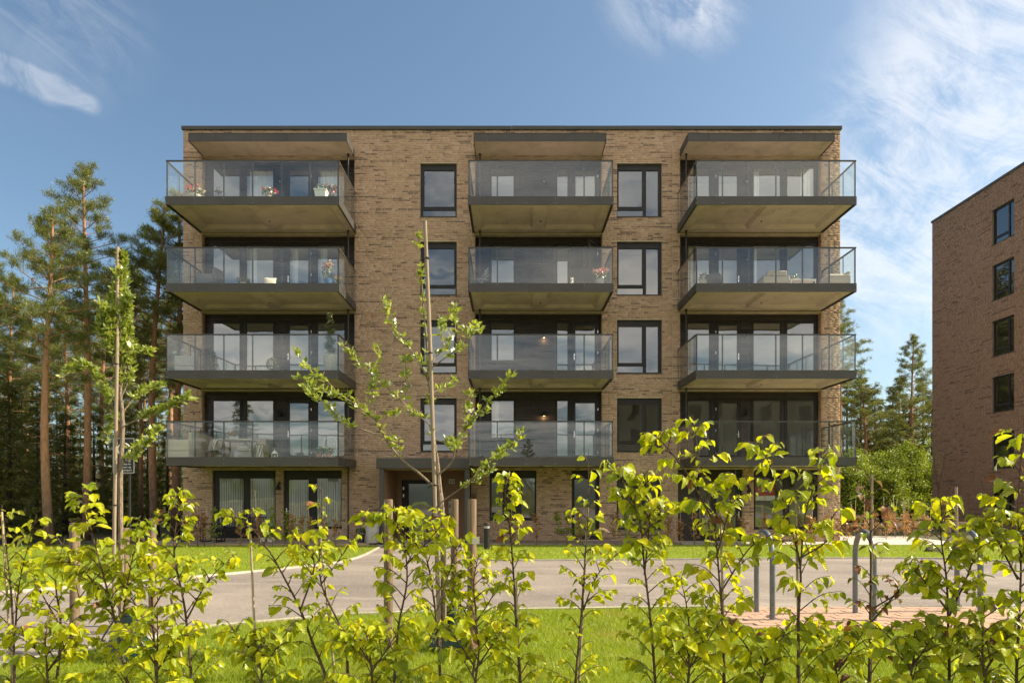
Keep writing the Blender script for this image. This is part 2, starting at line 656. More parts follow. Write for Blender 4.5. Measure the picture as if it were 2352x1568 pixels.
M['pine_bark'] = bark_mat('pine_bark', (0.17, 0.115, 0.085), (0.36, 0.195, 0.105), 1.5, 3.5)
M['dark_bark'] = bark_mat('dark_bark', (0.075, 0.058, 0.045), None)
M['apple_bark'] = bark_mat('apple_bark', (0.30, 0.235, 0.17), None, scale=(40, 40, 12))
M['twig'] = bark_mat('twig_bark', (0.145, 0.10, 0.072), None, scale=(60, 60, 14))
M['needle'] = leaf_mat('pine_needles', [(0.0, (0.105, 0.135, 0.036)), (0.5, (0.165, 0.195, 0.050)), (1.0, (0.265, 0.285, 0.08))], 0.4, 0.012, 0.6, 'island')
M['spruce'] = leaf_mat('spruce_needles', [(0.0, (0.075, 0.085, 0.022)), (0.6, (0.125, 0.135, 0.034)), (1.0, (0.20, 0.20, 0.05))], 0.35, 0.008, 0.6, 'island')
M['birch'] = leaf_mat('birch_leaves', [(0.0, (0.14, 0.20, 0.022)), (0.6, (0.24, 0.32, 0.036)), (1.0, (0.38, 0.44, 0.08))], 0.45, 0.010, 0.55, 'island')
M['brown_leaf'] = leaf_mat('withered_leaves', [(0.0, (0.26, 0.12, 0.05)), (0.6, (0.42, 0.23, 0.10)), (1.0, (0.56, 0.37, 0.17))], 0.4, 0.02, 0.5, 'island')
M['plant'] = leaf_mat('pot_plant_leaves', [(0.0, (0.040, 0.075, 0.020)), (0.6, (0.075, 0.125, 0.032)), (1.0, (0.15, 0.20, 0.055))], 0.3, 0.08, 0.4, 'island')
M['topiary'] = leaf_mat('topiary_leaves', [(0.0, (0.045, 0.065, 0.012)), (0.6, (0.085, 0.105, 0.018)), (1.0, (0.15, 0.165, 0.03))], 0.25, 0.04, 0.5, 'island')
HL = [(0.0, (0.270, 0.350, 0.008)), (0.3, (0.440, 0.510, 0.010)), (0.75, (0.630, 0.640, 0.012)), (1.0, (0.78, 0.70, 0.020))]
M['hleaf'] = leaf_mat('hedge_leaf', HL, 0.63, 0.038, 0.40, 'object', True)
M['hleaf2'] = leaf_mat('hedge_leaf_mature', [(p, (c[0]*0.60, c[1]*0.66, c[2]*0.9)) for p, c in HL], 0.5, 0.07, 0.36, 'object', True)  # darker tone; also stands in for shade on the right-hand shrubs
M['hleaf_mass'] = leaf_mat('hedge_leaf_mass', HL, 0.63, 0.038, 0.40, 'island')
M['hleaf2_mass'] = leaf_mat('hedge_leaf_mature_mass', [(p, (c[0]*0.60, c[1]*0.66, c[2]*0.9)) for p, c in HL], 0.5, 0.06, 0.36, 'island')
M['hbrown'] = leaf_mat('dry_hedge_leaf', [(0.0, (0.11, 0.042, 0.020)), (1.0, (0.25, 0.10, 0.045))], 0.35, 0.06, 0.5, 'object', True)
M['aleaf'] = leaf_mat('apple_leaf', [(0.0, (0.20, 0.27, 0.045)), (0.5, (0.32, 0.39, 0.075)), (1.0, (0.46, 0.51, 0.15))], 0.5, 0.025, 0.45, 'object')
M['aleaf_mass'] = leaf_mat('apple_leaf_mass', [(0.0, (0.20, 0.27, 0.045)), (0.5, (0.32, 0.39, 0.075)), (1.0, (0.46, 0.51, 0.15))], 0.5, 0.025, 0.45, 'island')


def petal(name, a, b):
    return leaf_mat(name, [(0.0, a), (1.0, b)], 0.35, 0.03, 0.5, 'island')


M['red_petal'] = petal('red_petals', (0.55, 0.03, 0.06), (0.80, 0.12, 0.20))
M['pink_petal'] = petal('pink_petals', (0.70, 0.20, 0.30), (0.85, 0.45, 0.50))
M['white_petal'] = petal('white_petals', (0.62, 0.58, 0.42), (0.80, 0.78, 0.66))
M['orange_petal'] = petal('orange_petals', (0.60, 0.22, 0.03), (0.75, 0.38, 0.06))
M['terracotta'] = simple('terracotta', (0.42, 0.19, 0.10), 0.8, var=0.12, scale=8)
M['blue_pot'] = simple('blue_glaze', (0.09, 0.15, 0.32), 0.35, var=0.2, scale=8)
M['stone_pot'] = simple('stone_pot', (0.36, 0.345, 0.31), 0.85, var=0.18, scale=10, bump=0.4, bscale=50)
M['dark_pot'] = simple('dark_pot', (0.05, 0.05, 0.052), 0.6, var=0.15)
M['grey_weave'] = simple('grey_weave', (0.115, 0.115, 0.12), 0.8, var=0.25, scale=40, bump=0.5, bscale=120)
M['tan_weave'] = simple('tan_weave', (0.42, 0.36, 0.28), 0.85, var=0.2, scale=40, bump=0.5, bscale=120)
M['beige'] = simple('beige_cloth', (0.54, 0.48, 0.40), 0.95, var=0.08, scale=12, bump=0.2, bscale=200)
M['grey_cloth'] = simple('grey_cloth', (0.34, 0.33, 0.32), 0.95, var=0.1, scale=12, bump=0.2, bscale=200)
M['strap'] = simple('black_strap', (0.015, 0.015, 0.016), 0.6)
M['bag'] = simple('green_water_bag', (0.010, 0.042, 0.030), 0.35, var=0.3, scale=5, bump=0.3, bscale=9)


def stripe_mat(name, a, b, freq):
    m, g = new_mat(name)
    t = g.n('ShaderNodeTexCoord')
    sp = g.n('ShaderNodeSeparateXYZ', ins={0: t.outputs['Object']})
    s = g.math('SINE', g.math('MULTIPLY', sp.outputs[0], freq))
    c = g.mix(g.smooth(s, 0.2, 0.4), a, b)
    p = g.n('ShaderNodeBsdfPrincipled', ins={'Base Color': c, 'Roughness': 0.95})
    g.n('ShaderNodeOutputMaterial', ins={'Surface': p.outputs[0]})
    return m


M['stripe'] = stripe_mat('striped_cloth', (0.66, 0.63, 0.58), (0.16, 0.17, 0.19), 95.0)

# ================================================================== the setting: ground, road, lawns, paving
def ground_mat(name, stops, scale, bump, bscale, rough=0.95, speck=None):
    m, g = new_mat(name)
    t = g.n('ShaderNodeNewGeometry')
    pos = t.outputs['Position']
    n1 = g.noise(pos, scale, 6, 0.65)
    c = g.ramp(n1, stops)
    if speck:
        n2 = g.noise(pos, speck[0], 3, 0.75)
        c = g.mix(g.smooth(n2, speck[1], speck[2], 0, speck[3]), c, speck[4])
        n3 = g.noise(pos, speck[0]*1.31, 3, 0.75)
        c = g.mix(g.smooth(n3, speck[1], speck[2], 0, speck[3]), c, [x*0.35 for x in stops[0][1]])
    p = g.n('ShaderNodeBsdfPrincipled', ins={'Base Color': c, 'Roughness': rough, 'Specular IOR Level': 0.25})
    b = g.n('ShaderNodeBump', ins={'Height': g.noise(pos, bscale, 4, 0.7), 'Strength': bump, 'Distance': 0.01})
    g.put(p, 'Normal', b.outputs[0])
    g.n('ShaderNodeOutputMaterial', ins={'Surface': p.outputs[0]})
    return m


def asphalt_mat():
    m, g = new_mat('asphalt')
    pos = g.n('ShaderNodeNewGeometry').outputs['Position']
    big = g.noise(pos, 0.45, 5, 0.6, 0.5)
    c = g.ramp(big, [(0.32, (0.135, 0.111, 0.096)), (0.5, (0.195, 0.163, 0.141)), (0.68, (0.265, 0.225, 0.190))])
    mp = g.n('ShaderNodeMapping')
    g.put(mp, 'Vector', pos)
    mp.inputs['Scale'].default_value = (0.35, 2.4, 1)
    streak_n = g.noise(mp.outputs[0], 1.0, 4, 0.6, 0.3)
    c = g.mix(g.smooth(streak_n, 0.52, 0.68, 0, 0.5), c, (0.36, 0.315, 0.255))
    # coarser grit that still reads from a few metres, then the fine aggregate
    grit = g.noise(pos, 21, 4, 0.85)
    c = g.mix(g.smooth(grit, 0.52, 0.68, 0, 0.8), c, (0.38, 0.33, 0.275))
    grit2 = g.noise(pos, 27, 4, 0.85)
    c = g.mix(g.smooth(grit2, 0.53, 0.68, 0, 0.7), c, (0.07, 0.06, 0.053))
    stain = g.noise(pos, 1.3, 6, 0.7, 1.2)
    c = g.mix(g.smooth(stain, 0.60, 0.72, 0, 0.35), c, (0.095, 0.082, 0.074))
    fine = g.noise(pos, 85, 3, 0.85)
    c = g.mix(g.smooth(fine, 0.52, 0.70, 0, 0.6), c, (0.36, 0.325, 0.285))
    fine2 = g.noise(pos, 110, 3, 0.85)
    c = g.mix(g.smooth(fine2, 0.52, 0.68, 0, 0.7), c, (0.055, 0.05, 0.047))
    p = g.n('ShaderNodeBsdfPrincipled', ins={'Base Color': c, 'Roughness': 0.85, 'Specular IOR Level': 0.35})
    b = g.n('ShaderNodeBump', ins={'Height': fine, 'Strength': 0.55, 'Distance': 0.008})
    g.put(p, 'Normal', b.outputs[0])
    g.n('ShaderNodeOutputMaterial', ins={'Surface': p.outputs[0]})
    return m


M['soil'] = ground_mat('forest_floor', [(0.3, (0.045, 0.040, 0.022)), (0.5, (0.075, 0.075, 0.030)), (0.7, (0.11, 0.095, 0.055))], 1.1, 0.8, 14)
M['asphalt'] = asphalt_mat()
M['turf'] = ground_mat('turf', [(0.3, (0.105, 0.160, 0.010)), (0.5, (0.160, 0.215, 0.014)), (0.7, (0.205, 0.255, 0.020))], 2.2, 0.8, 45,
                       speck=(30, 0.55, 0.75, 0.4, (0.19, 0.24, 0.04)))
M['gravel'] = ground_mat('gravel', [(0.3, (0.25, 0.22, 0.18)), (0.7, (0.50, 0.45, 0.38))], 60, 1.0, 70)
M['kerb'] = concrete_mat('kerb_stone', (0.42, 0.38, 0.32), (0.28, 0.25, 0.20))
M['slab'] = concrete_mat('pale_slab', (0.44, 0.40, 0.36), (0.32, 0.29, 0.26))
M['paver'] = wood_mat('paver_clay', (0.42, 0.275, 0.195), (14, 14, 14), 0.85, 0.25)
M['sand'] = ground_mat('joint_sand', [(0.3, (0.22, 0.16, 0.12)), (0.7, (0.33, 0.26, 0.20))], 30, 0.5, 80)

ys = [-900, -300, -60, -8, 1.0, 24.5, 60, 200, 1500]
xs = [-1500, -200, -60, -20, 0, 20, 60, 200, 1500]
g_v, g_f = [], []
for yy in ys:
    for xx in xs:
        g_v.append((xx, yy, zg(yy)-0.02))
for j in range(len(ys)-1):
    for i in range(len(xs)-1):
        a = j*len(xs)+i
        g_f.append((a, a+1, a+1+len(xs), a+len(xs)))
mb = MB()
mb.add(g_v, g_f)
tag(mb.build('ground', M['soil']), 'dark forest floor under the trees round the building', kind='structure')

FAR_L = [(-500, 1400), (-250, 1380), (-100, 1369), (60, 1359), (200, 1347), (300, 1340), (400, 1331), (500, 1322), (600, 1312),
         (700, 1302), (790, 1291), (825, 1281), (850, 1270), (868, 1260), (880, 1254)]
FAR_R = [(1066, 1254), (1060, 1262), (1066, 1274), (1085, 1283), (1130, 1287.5), (1200, 1288), (1400, 1286.5), (1600, 1285), (1800, 1283.5),
         (2000, 1282), (2147, 1283), (2250, 1287), (2352, 1292), (2700, 1312)]
NEAR = [(2900, 1394), (2352, 1395), (1640, 1395), (1500, 1396.5), (1200, 1401), (1000, 1405), (800, 1413), (666, 1424), (478, 1441),
        (335, 1470), (199, 1493.5), (69, 1516), (0, 1527), (-300, 1585)]


def flat(pts, dz):
    return [(p.x, p.y, p.z+dz) for p in pts]


far_l = [ground_at(*p) for p in FAR_L]
far_r = [ground_at(*p) for p in FAR_R]
near = [ground_at(*p) for p in NEAR]
ext_far_l = [Vector((-60, -6, zg(-6))), Vector((-25, 1.5, zg(1.5)))]
ext_far_r = [Vector((60, 14, zg(14)))]
ext_near = [Vector((60, 7.4, zg(7.4)))]
ext_near_l = [Vector((-16, -2.5, zg(-2.5))), Vector((-40, -7.9, zg(-7.9)))]
road = MB()
road.poly(flat([*ext_far_l, *far_l, *far_r, *ext_far_r, *ext_near, *near, *ext_near_l], 0.0))
tag(road.build('road', M['asphalt']), 'grey asphalt road curving past the building with a branch to the entrance', kind='structure')

lawn_l = [Vector((-22, 23.0, zg(23.0))), *far_l, Vector((-4.75, 23.6, zg(23.6))), Vector((-5.2, 23.5, zg(23.5))), Vector((-12.9, 23.55, zg(23.55))), Vector((-13.3, 24.3, zg(24.3)))]
lawn_r = [*far_r, *ext_far_r, Vector((60, 24.2, zg(24.2))), Vector((-1.3, 24.2, zg(24.2)))]
lawn_n = [*ext_near, *near, *ext_near_l, Vector((-40, -30, zg(-30))), Vector((60, -30, zg(-30)))]
lawns = [('lawn', lawn_l, 'mown lawn in front of the timber deck'),
         ('lawn', lawn_r, 'mown lawn strip along the centre and right of the building'),
         ('lawn', lawn_n, 'mown lawn on the near side of the road')]
for nm, pts, lb in lawns:
    b = MB()
    if pts is lawn_n:               # split where the slope changes
        b.poly(flat([*ext_near, *near, *ext_near_l, Vector((-40, -8, zg(-8))), Vector((60, -8, zg(-8)))], 0.012))
        b.poly([(-40, -8, zg(-8)+.012), (-40, -45, zg(-45)+.012), (60, -45, zg(-45)+.012), (60, -8, zg(-8)+.012)])
    else:
        b.poly(flat(pts, 0.012))
    tag(b.build(nm, M['turf']), lb, kind='structure')


def ribbon(pts, wd, dz0, dz1, name, mat, label, inner=1):
    b = MB()
    L = [Vector(p) for p in pts]
    sides = []
    for i, p in enumerate(L):
        t = (L[min(i+1, len(L)-1)]-L[max(i-1, 0)])
        t.z = 0
        t.normalize()
        sides.append(Vector((-t.y, t.x, 0))*inner)
    n = len(L)
    vs = []
    for p, s in zip(L, sides):
        for q, h in ((0.0, dz0), (0.0, dz1), (wd, dz1), (wd, dz0)):
            v = p+s*q
            vs.append((v.x, v.y, zg(v.y)+h))
    fs = []
    for i in range(n-1):
        for k in range(3):
            fs.append((i*4+k, (i+1)*4+k, (i+1)*4+k+1, i*4+k+1))
    b.add(vs, fs)
    return tag(b.build(name, mat), label, kind='structure')


def fine(pts, step=0.5):
    out = []
    for a, b in zip(pts[:-1], pts[1:]):
        n = max(1, int((b-a).length/step))
        out += [a.lerp(b, i/n) for i in range(n)]
    return out+[pts[-1]]


ribbon(fine(far_l), 0.07, -0.05, 0.035, 'kerb', M['kerb'], 'pale stone edging of the lawn by the deck', 1)
ribbon(fine(far_r), 0.06, -0.05, 0.035, 'kerb', M['kerb'], 'pale stone edging of the lawn strip along the building', 1)
ribbon(fine(near[2:]), 0.08, -0.05, 0.03, 'kerb', M['kerb'], 'pale stone edging on the near side of the road', 1)

# ---- grass blades: uncountable, one object for each lawn
from mathutils.geometry import tessellate_polygon


def scatter_in_poly(pts, n, rng):
    P = [Vector((p.x, p.y, 0)) for p in pts]
    tris = tessellate_polygon([P])
    A = np.array([[P[i][:2] for i in t] for t in tris])
    ar = 0.5*np.abs((A[:, 1, 0]-A[:, 0, 0])*(A[:, 2, 1]-A[:, 0, 1])-(A[:, 2, 0]-A[:, 0, 0])*(A[:, 1, 1]-A[:, 0, 1]))
    idx = rng.choice(len(tris), n, p=ar/ar.sum())
    r1, r2 = rng.random(n), rng.random(n)
    s = np.sqrt(r1)
    a, b, c = A[idx, 0], A[idx, 1], A[idx, 2]
    return a*(1-s)[:, None]+b*(s*(1-r2))[:, None]+c*(s*r2)[:, None]


def grass(name, pts, n, h, wd, label, keep=None):
    rng = np.random.default_rng(len(name)+n)
    P = scatter_in_poly(pts, n, rng)
    if keep is not None:
        P = P[keep(P)]
    n = len(P)
    z = np.array([zg(y) for y in P[:, 1]])+0.010
    an = rng.random(n)*2*np.pi
    hh = h*(0.55+0.7*rng.random(n))
    le = rng.normal(0, 0.45, (n, 2))*hh[:, None]
    ww = wd*(0.6+0.8*rng.random(n))
    base = np.column_stack([P, z])
    side = np.column_stack([np.cos(an)*ww, np.sin(an)*ww, np.zeros(n)])
    tip = base+np.column_stack([le, hh])
    V = np.stack([base-side, base+side, tip], 1).reshape(-1, 3)
    F = np.arange(n*3).reshape(-1, 3)
    return tag(np_mesh(name, V, F, M['blade']), label, 'grass', kind='stuff')


M['blade'] = leaf_mat('grass_blade', [(0.0, (0.165, 0.240, 0.010)), (0.5, (0.260, 0.340, 0.014)), (1.0, (0.39, 0.44, 0.035))], 0.45, 0.012, 0.6, 'island', patch=(1.5, 0.75, (0.36, 0.32, 0.07)))
near_view = [p for p in near if -4.5 < p.x < 7.5]
near_patch = [*near_view, Vector((near_view[-1].x, 3.9, 0)), Vector((near_view[0].x, 3.9, 0))]
lawn_rv = [*far_r, Vector((24, 24.2, zg(24.2))), Vector((-1.3, 24.2, zg(24.2)))]
PAVE_X0, PAVE_Y0, PAVE_Y1 = 2.12, 6.02, 7.50
grass('grass', near_patch, 260000, 0.034, 0.0016, 'short mown grass on the near lawn below the hedge',
      keep=lambda P: ~((P[:, 0] > PAVE_X0) & (P[:, 1] > PAVE_Y0-0.02)))
grass('grass', lawn_l, 130000, 0.045, 0.0034, 'short mown grass in front of the timber deck')
grass('grass', lawn_rv, 120000, 0.045, 0.0034, 'short mown grass strip along the building')

# ---- red clay paving under the bicycle racks, every paver a piece
pv_root = MB()
pv_root.poly([(PAVE_X0, PAVE_Y0, zg(PAVE_Y0)+0.018), (9.5, PAVE_Y0, zg(PAVE_Y0)+0.018), (9.5, PAVE_Y1, zg(PAVE_Y1)+0.018), (PAVE_X0, PAVE_Y1, zg(PAVE_Y1)+0.018)])
paving = tag(pv_root.build('paving', M['sand']), 'red clay paving strip under the bicycle racks', kind='structure')
pm = MB()
pm.add([(-.098, -.068, 0), (.098, -.068, 0), (.098, .068, 0), (-.098, .068, 0),
        (-.094, -.064, .012), (.094, -.064, .012), (.094, .064, .012), (-.094, .064, .012)],
       [(4, 5, 6, 7), (0, 1, 5, 4), (1, 2, 6, 5), (2, 3, 7, 6), (3, 0, 4, 7)])
paver_me = mesh_only('paver', pm, M['paver'])
rp = random.Random(4)
rows = int((PAVE_Y1-PAVE_Y0)/0.142)
for j in range(rows):
    yy = PAVE_Y0+0.071+j*0.142
    x = PAVE_X0+0.1+(j % 2)*0.101
    while x < 7.6:
        if x < 0.78*yy:
            inst('paver', paver_me, paving, (x, yy, zg(yy)+0.017+rp.uniform(-.002, .003)), (-0.038+rp.uniform(-.008, .008), rp.uniform(-.008, .008), rp.uniform(-.012, .012)))
        x += 0.202

# ---- timber decks and slab terrace along the facade
def planks_x(parent, x0, x1, y0, y1, z, wd, mat, name='plank'):
    n = int((y1-y0)/wd)
    b = MB()
    b.box(0, x1-x0, 0, wd-0.008, -0.03, 0)
    me = mesh_only(name, b, mat)
    for i in range(n):
        inst(name, me, parent, (x0, y0+i*wd, z+rp.uniform(-.0015, .0015)))


def planks_y(parent, x0, x1, y0, y1, z, wd, mat, name='plank'):
    n = int((x1-x0)/wd)
    b = MB()
    b.box(0, wd-0.010, 0, y1-y0, -0.03, 0)
    me = mesh_only(name, b, mat)
    for i in range(n):
        inst(name, me, parent, (x0+i*wd, y0, z+rp.uniform(-.0015, .0015)))


b = MB()
b.box(-12.9, -5.05, 23.62, D-0.01, -0.05, 0.085)
deck_l = tag(b.build('timber_deck', M['dark_pot']), 'low grey timber deck with a bench on it', kind='structure')
planks_x(deck_l, -12.92, -5.03, 23.64, D-0.02, 0.118, 0.142, M['deck'])
b = MB()
b.box(-12.92, -5.03, 23.58, 23.615, -0.04, 0.12)
b.build('edge_board', M['deck_new'], deck_l)
b = MB()
b.box(-5.025, -4.99, 23.6, D-0.02, -0.04, 0.12)
b.build('edge_board', M['deck_new'], deck_l)
b = MB()
b.box(-1.25, 6.1, 24.42, D-0.01, -0.04, 0.03)
deck_c = tag(b.build('timber_deck', M['dark_pot']), 'flat grey timber deck below the middle balconies', kind='structure')
planks_y(deck_c, -1.25, 6.1, 24.40, D-0.02, 0.062, 0.145, M['deck'])
b = MB()
b.box(6.12, 16.5, 24.28, D+3.0, -0.04, 0.035)
terr = tag(b.build('terrace', M['slab']), 'pale slab terrace along the right end of the building', kind='structure')
b = MB()
b.box(-4.9, -1.27, 24.30, 27.3, -0.05, 0.012)
tag(b.build('entrance_floor', M['slab']), 'pale slab floor of the entrance porch', kind='structure')
b = MB()
b.poly([(-5.9, 23.5, zg(23.5)+0.02), (-4.75, 23.5, zg(23.5)+0.02), (-4.6, 24.2, 0.03), (-4.98, 24.35, 0.03), (-4.98, 23.57, zg(23.57)+0.02), (-5.9, 23.57, zg(23.57)+0.02)])
tag(b.build('gravel', M['gravel']), 'pale gravel beside the deck corner', kind='stuff')
b = MB()
b.poly([(-1.25, 24.2, 0.024), (6.1, 24.2, 0.024), (6.1, 24.39, 0.024), (-1.25, 24.39, 0.024)])
tag(b.build('gravel', M['gravel']), 'pale gravel strip between lawn and middle deck', kind='stuff')

# ================================================================== the apartment building
ST = 2.95                               # storey height
XL, XR = -12.40, 12.38
ZTOP = 15.54
bld = thing('apartment_building', 'five-storey brown brick apartment block with three stacks of glass balconies', 'building', (0, D, 0))

# openings in the brick face: (x0, x1, z0, z1)
BAYS = {'left': (-11.69, -5.94), 'centre': (-1.39, 3.39), 'right': (6.34, 11.66)}
BAL = {'left': (-11.755, -5.887), 'centre': (-1.481, 3.437), 'right': (6.251, 11.695)}
CAN = {'left': (-11.66, -5.963), 'centre': (-1.37, 3.39), 'right': (6.343, 11.627)}


def ftop(L):
    return 3.09+ST*(L-1)


holes = []
for L in range(1, 5):
    for k, (a, b_) in BAYS.items():
        holes.append((a, b_, ftop(L)-0.28, ftop(L)+2.62 if L < 4 else 14.53))
    zt = 5.44+ST*(L-1)
    holes.append((-3.46, -2.085, zt-2.02, zt))
    holes.append((3.962, 5.655, zt-2.02, zt))
GF = [(-11.30, -8.92, 0.15, 2.72), (-8.63, -6.42, 0.12, 2.72), (-0.85, 0.918, 0.84, 2.72), (2.25, 3.296, 0.10, 2.72), (3.95, 5.61, 0.49, 2.51),
      (6.26, 8.72, 0.05, 2.75), (9.12, 11.56, 0.49, 2.74), (-4.72, -1.55, 0.0, 2.72)]
holes += GF

# ---- masonry: mortar body with every brick set proud of it
mbk = MB()
for r in rects_minus(XL, XR, 0.0, ZTOP, holes):
    mbk.box(r[0], r[1], D, D+0.30, r[2], r[3])
wall = mbk.build('wall', M['mortar'], bld)
side = MB()
side.box(XL, XL+0.3, D+0.301, D+14, 0, ZTOP)
side.box(XR-0.3, XR, D+0.301, D+14, 0, ZTOP)
side.box(XL+0.3, XR-0.3, D+13.7, D+14, 0, ZTOP)
side.build('gable_wall', M['mortar'], bld)


def lay_bricks(u0, u1, z0, z1, holes, rng, joints=(), course=ST/44, lengths=(0.226, 0.226, 0.226, 0.17, 0.108), jw=0.011, pd=0.065):
    """rows of (u0, u1, z0, z1, shade) in a wild bond, dark bricks in runs"""
    out = []
    k = 0
    z = z0
    while z+course <= z1+0.001:
        a, b_ = z+0.004, z+course-0.007
        spans = [(u0, u1)]
        for h in holes:
            if h[2] < b_ and h[3] > a:
                nx = []
                for s, e in spans:
                    if h[1] <= s or h[0] >= e:
                        nx.append((s, e))
                    else:
                        if h[0] > s:
                            nx.append((s, h[0]))
                        if h[1] < e:
                            nx.append((h[1], e))
                spans = nx
        for j in joints:
            spans = [q for s, e in spans for q in ([(s, j-0.004), (j+0.004, e)] if s < j < e else [(s, e)])]
        dark = False
        for s, e in spans:
            x = s-(rng.random()*0.2 if e-s > 1 else 0)
            while x < e-0.02:
                ln = lengths[rng.integers(len(lengths))]
                xa, xb = max(x, s), min(x+ln, e)
                if e-xb < 0.05:
                    xb = e
                if dark:
                    dark = rng.random() < 0.52
                else:
                    dark = rng.random() < pd
                sh = rng.random()*0.17 if dark else 0.17+0.83*rng.beta(2.2, 2.0)
                if xb-xa > 0.03:
                    out.append((xa, xb, a+rng.normal(0, 0.0012), b_+rng.normal(0, 0.0012), sh))
                x = xb+jw
        z += course
        k += 1
    return out


def brick_arrays(rows, to_world, rng, proud=0.0055, jit=0.0014):
    """rows to one block of verts/faces; to_world maps (u, depth, z) arrays to xyz"""
    A = np.array(rows)
    n = len(A)
    p = proud+rng.normal(0, jit, n)
    tw = rng.normal(0, 0.0009, (n, 2))
    u = np.stack([A[:, 0], A[:, 1], A[:, 1], A[:, 0]]*2, 1)
    z = np.stack([A[:, 2], A[:, 2], A[:, 3], A[:, 3]]*2, 1)
    d0 = np.full((n, 4), -0.004)
    d1 = np.stack([p+tw[:, 0], p-tw[:, 0], p-tw[:, 0]+tw[:, 1], p+tw[:, 0]+tw[:, 1]], 1)
    d = np.concatenate([d0, d1], 1)
    ins = 0.003
    u[:, 4] += ins; u[:, 7] += ins; u[:, 5] -= ins; u[:, 6] -= ins
    z[:, 4] += ins; z[:, 5] += ins; z[:, 6] -= ins; z[:, 7] -= ins
    V = to_world(u, d, z).reshape(-1, 3)
    base = (np.arange(n)*8)[:, None, None]
    F = np.array([[4, 5, 6, 7], [0, 1, 5, 4], [1, 2, 6, 5], [2, 3, 7, 6], [3, 0, 4, 7]])[None]+base
    return V, F.reshape(-1, 4), np.repeat(A[:, 4], 8)


rngb = np.random.default_rng(11)
rows = lay_bricks(XL, XR, 0.05, ZTOP, holes, rngb, joints=(-4.52, 6.05))
# the 300 that show largest: whole bricks at eye height beside the entrance and between the windows
sized = [(i, r) for i, r in enumerate(rows) if r[1]-r[0] > 0.22 and -6.0 < r[0] < 6.4]
sized.sort(key=lambda t: (t[1][0]+0.1)**2*0.35+(t[1][2]-3.2)**2)
pick = {i for i, _ in sized[:300]}
bm_ = MB()
bm_.add([(-.113, -.0055, -.028), (.113, -.0055, -.028), (.113, .004, -.028), (-.113, .004, -.028),
         (-.113, -.0055, .028), (.113, -.0055, .028), (.113, .004, .028), (-.113, .004, .028)],
        [(0, 1, 5, 4), (1, 2, 6, 5), (3, 0, 4, 7), (4, 5, 6, 7), (3, 2, 1, 0)])
brick_me = mesh_only('brick', bm_, M['brick1'])
for i in sorted(pick):
    r = rows[i]
    inst('brick', brick_me, wall, ((r[0]+r[1])/2, rngb.normal(0, 0.0012), (r[2]+r[3])/2), (rngb.normal(0, 0.008), 0, rngb.normal(0, 0.005)),
         ((r[1]-r[0])/0.226, 1, 1))
rest = [r for i, r in enumerate(rows) if i not in pick]
V, F, S = brick_arrays(rest, lambda u, d, z: np.stack([u, -d, z], -1), rngb)
blocks = [(V, F, S)]
# returns of the recesses, seen obliquely
for k, (a, b_) in BAYS.items():
    for L in range(1, 5):
        h = [r for r in lay_bricks(0.0, 0.25, ftop(L)-0.28, ftop(L)+2.62 if L < 4 else 14.53, [], rngb, lengths=(0.226, 0.118))]
        blocks.append(brick_arrays(h, lambda u, d, z: np.stack([a+d, u, z], -1), rngb))
        blocks.append(brick_arrays(h, lambda u, d, z: np.stack([b_-d, u, z], -1), rngb))
off = 0
Vs, Fs, Ss = [], [], []
for v, f, s in blocks:
    Vs.append(v); Fs.append(f+off); Ss.append(s)
    off += len(v)
bw = np_mesh('brickwork', np.concatenate(Vs), np.concatenate(Fs), M['brick'], wall, attr=np.concatenate(Ss))
bw['kind'] = 'stuff'

# ---- roof, coping
ce = [XL-0.05+i*(XR-XL+0.10)/12 for i in range(13)]
for xa, xb in zip(ce[:-1], ce[1:]):
    b = MB()
    b.box(xa+0.003, xb-0.003, D-0.06, D+0.36, ZTOP+0.002+random.uniform(-.001, .002), ZTOP+0.13+random.uniform(-.002, .003))
    b.build('coping', M['metal'], bld)
clip = MB()
xk = XL+0.3
while xk < XR:
    clip.box(xk-0.012, xk+0.012, D-0.045, D-0.011, ZTOP-0.035, ZTOP+0.001)
    xk += 0.56
clip.build('coping_clips', M['black'], bld)['kind'] = 'stuff'
b = MB()
b.box(XL+0.02, XR-0.02, D+0.37, D+14, ZTOP-0.3, ZTOP+0.05)
b.build('roof', M['metal'], bld)
# ---- floors and rooms behind the panes
b = MB()
for L in range(0, 5):
    z = ftop(L)-0.05 if L else 0.02
    b.box(XL+0.31, XR-0.31, D+0.56, D+3.8, z-0.22, z)
for x in (-12.05, -5.6, -1.44, 3.6, 6.0, 12.0):
    b.box(x-0.06, x+0.06, D+0.57, D+3.79, 0.03, ZTOP-0.31)
b.box(XL+0.31, XR-0.31, D+3.8, D+3.9, 0.03, ZTOP-0.31)
b.build('interior', M['plaster'], bld)


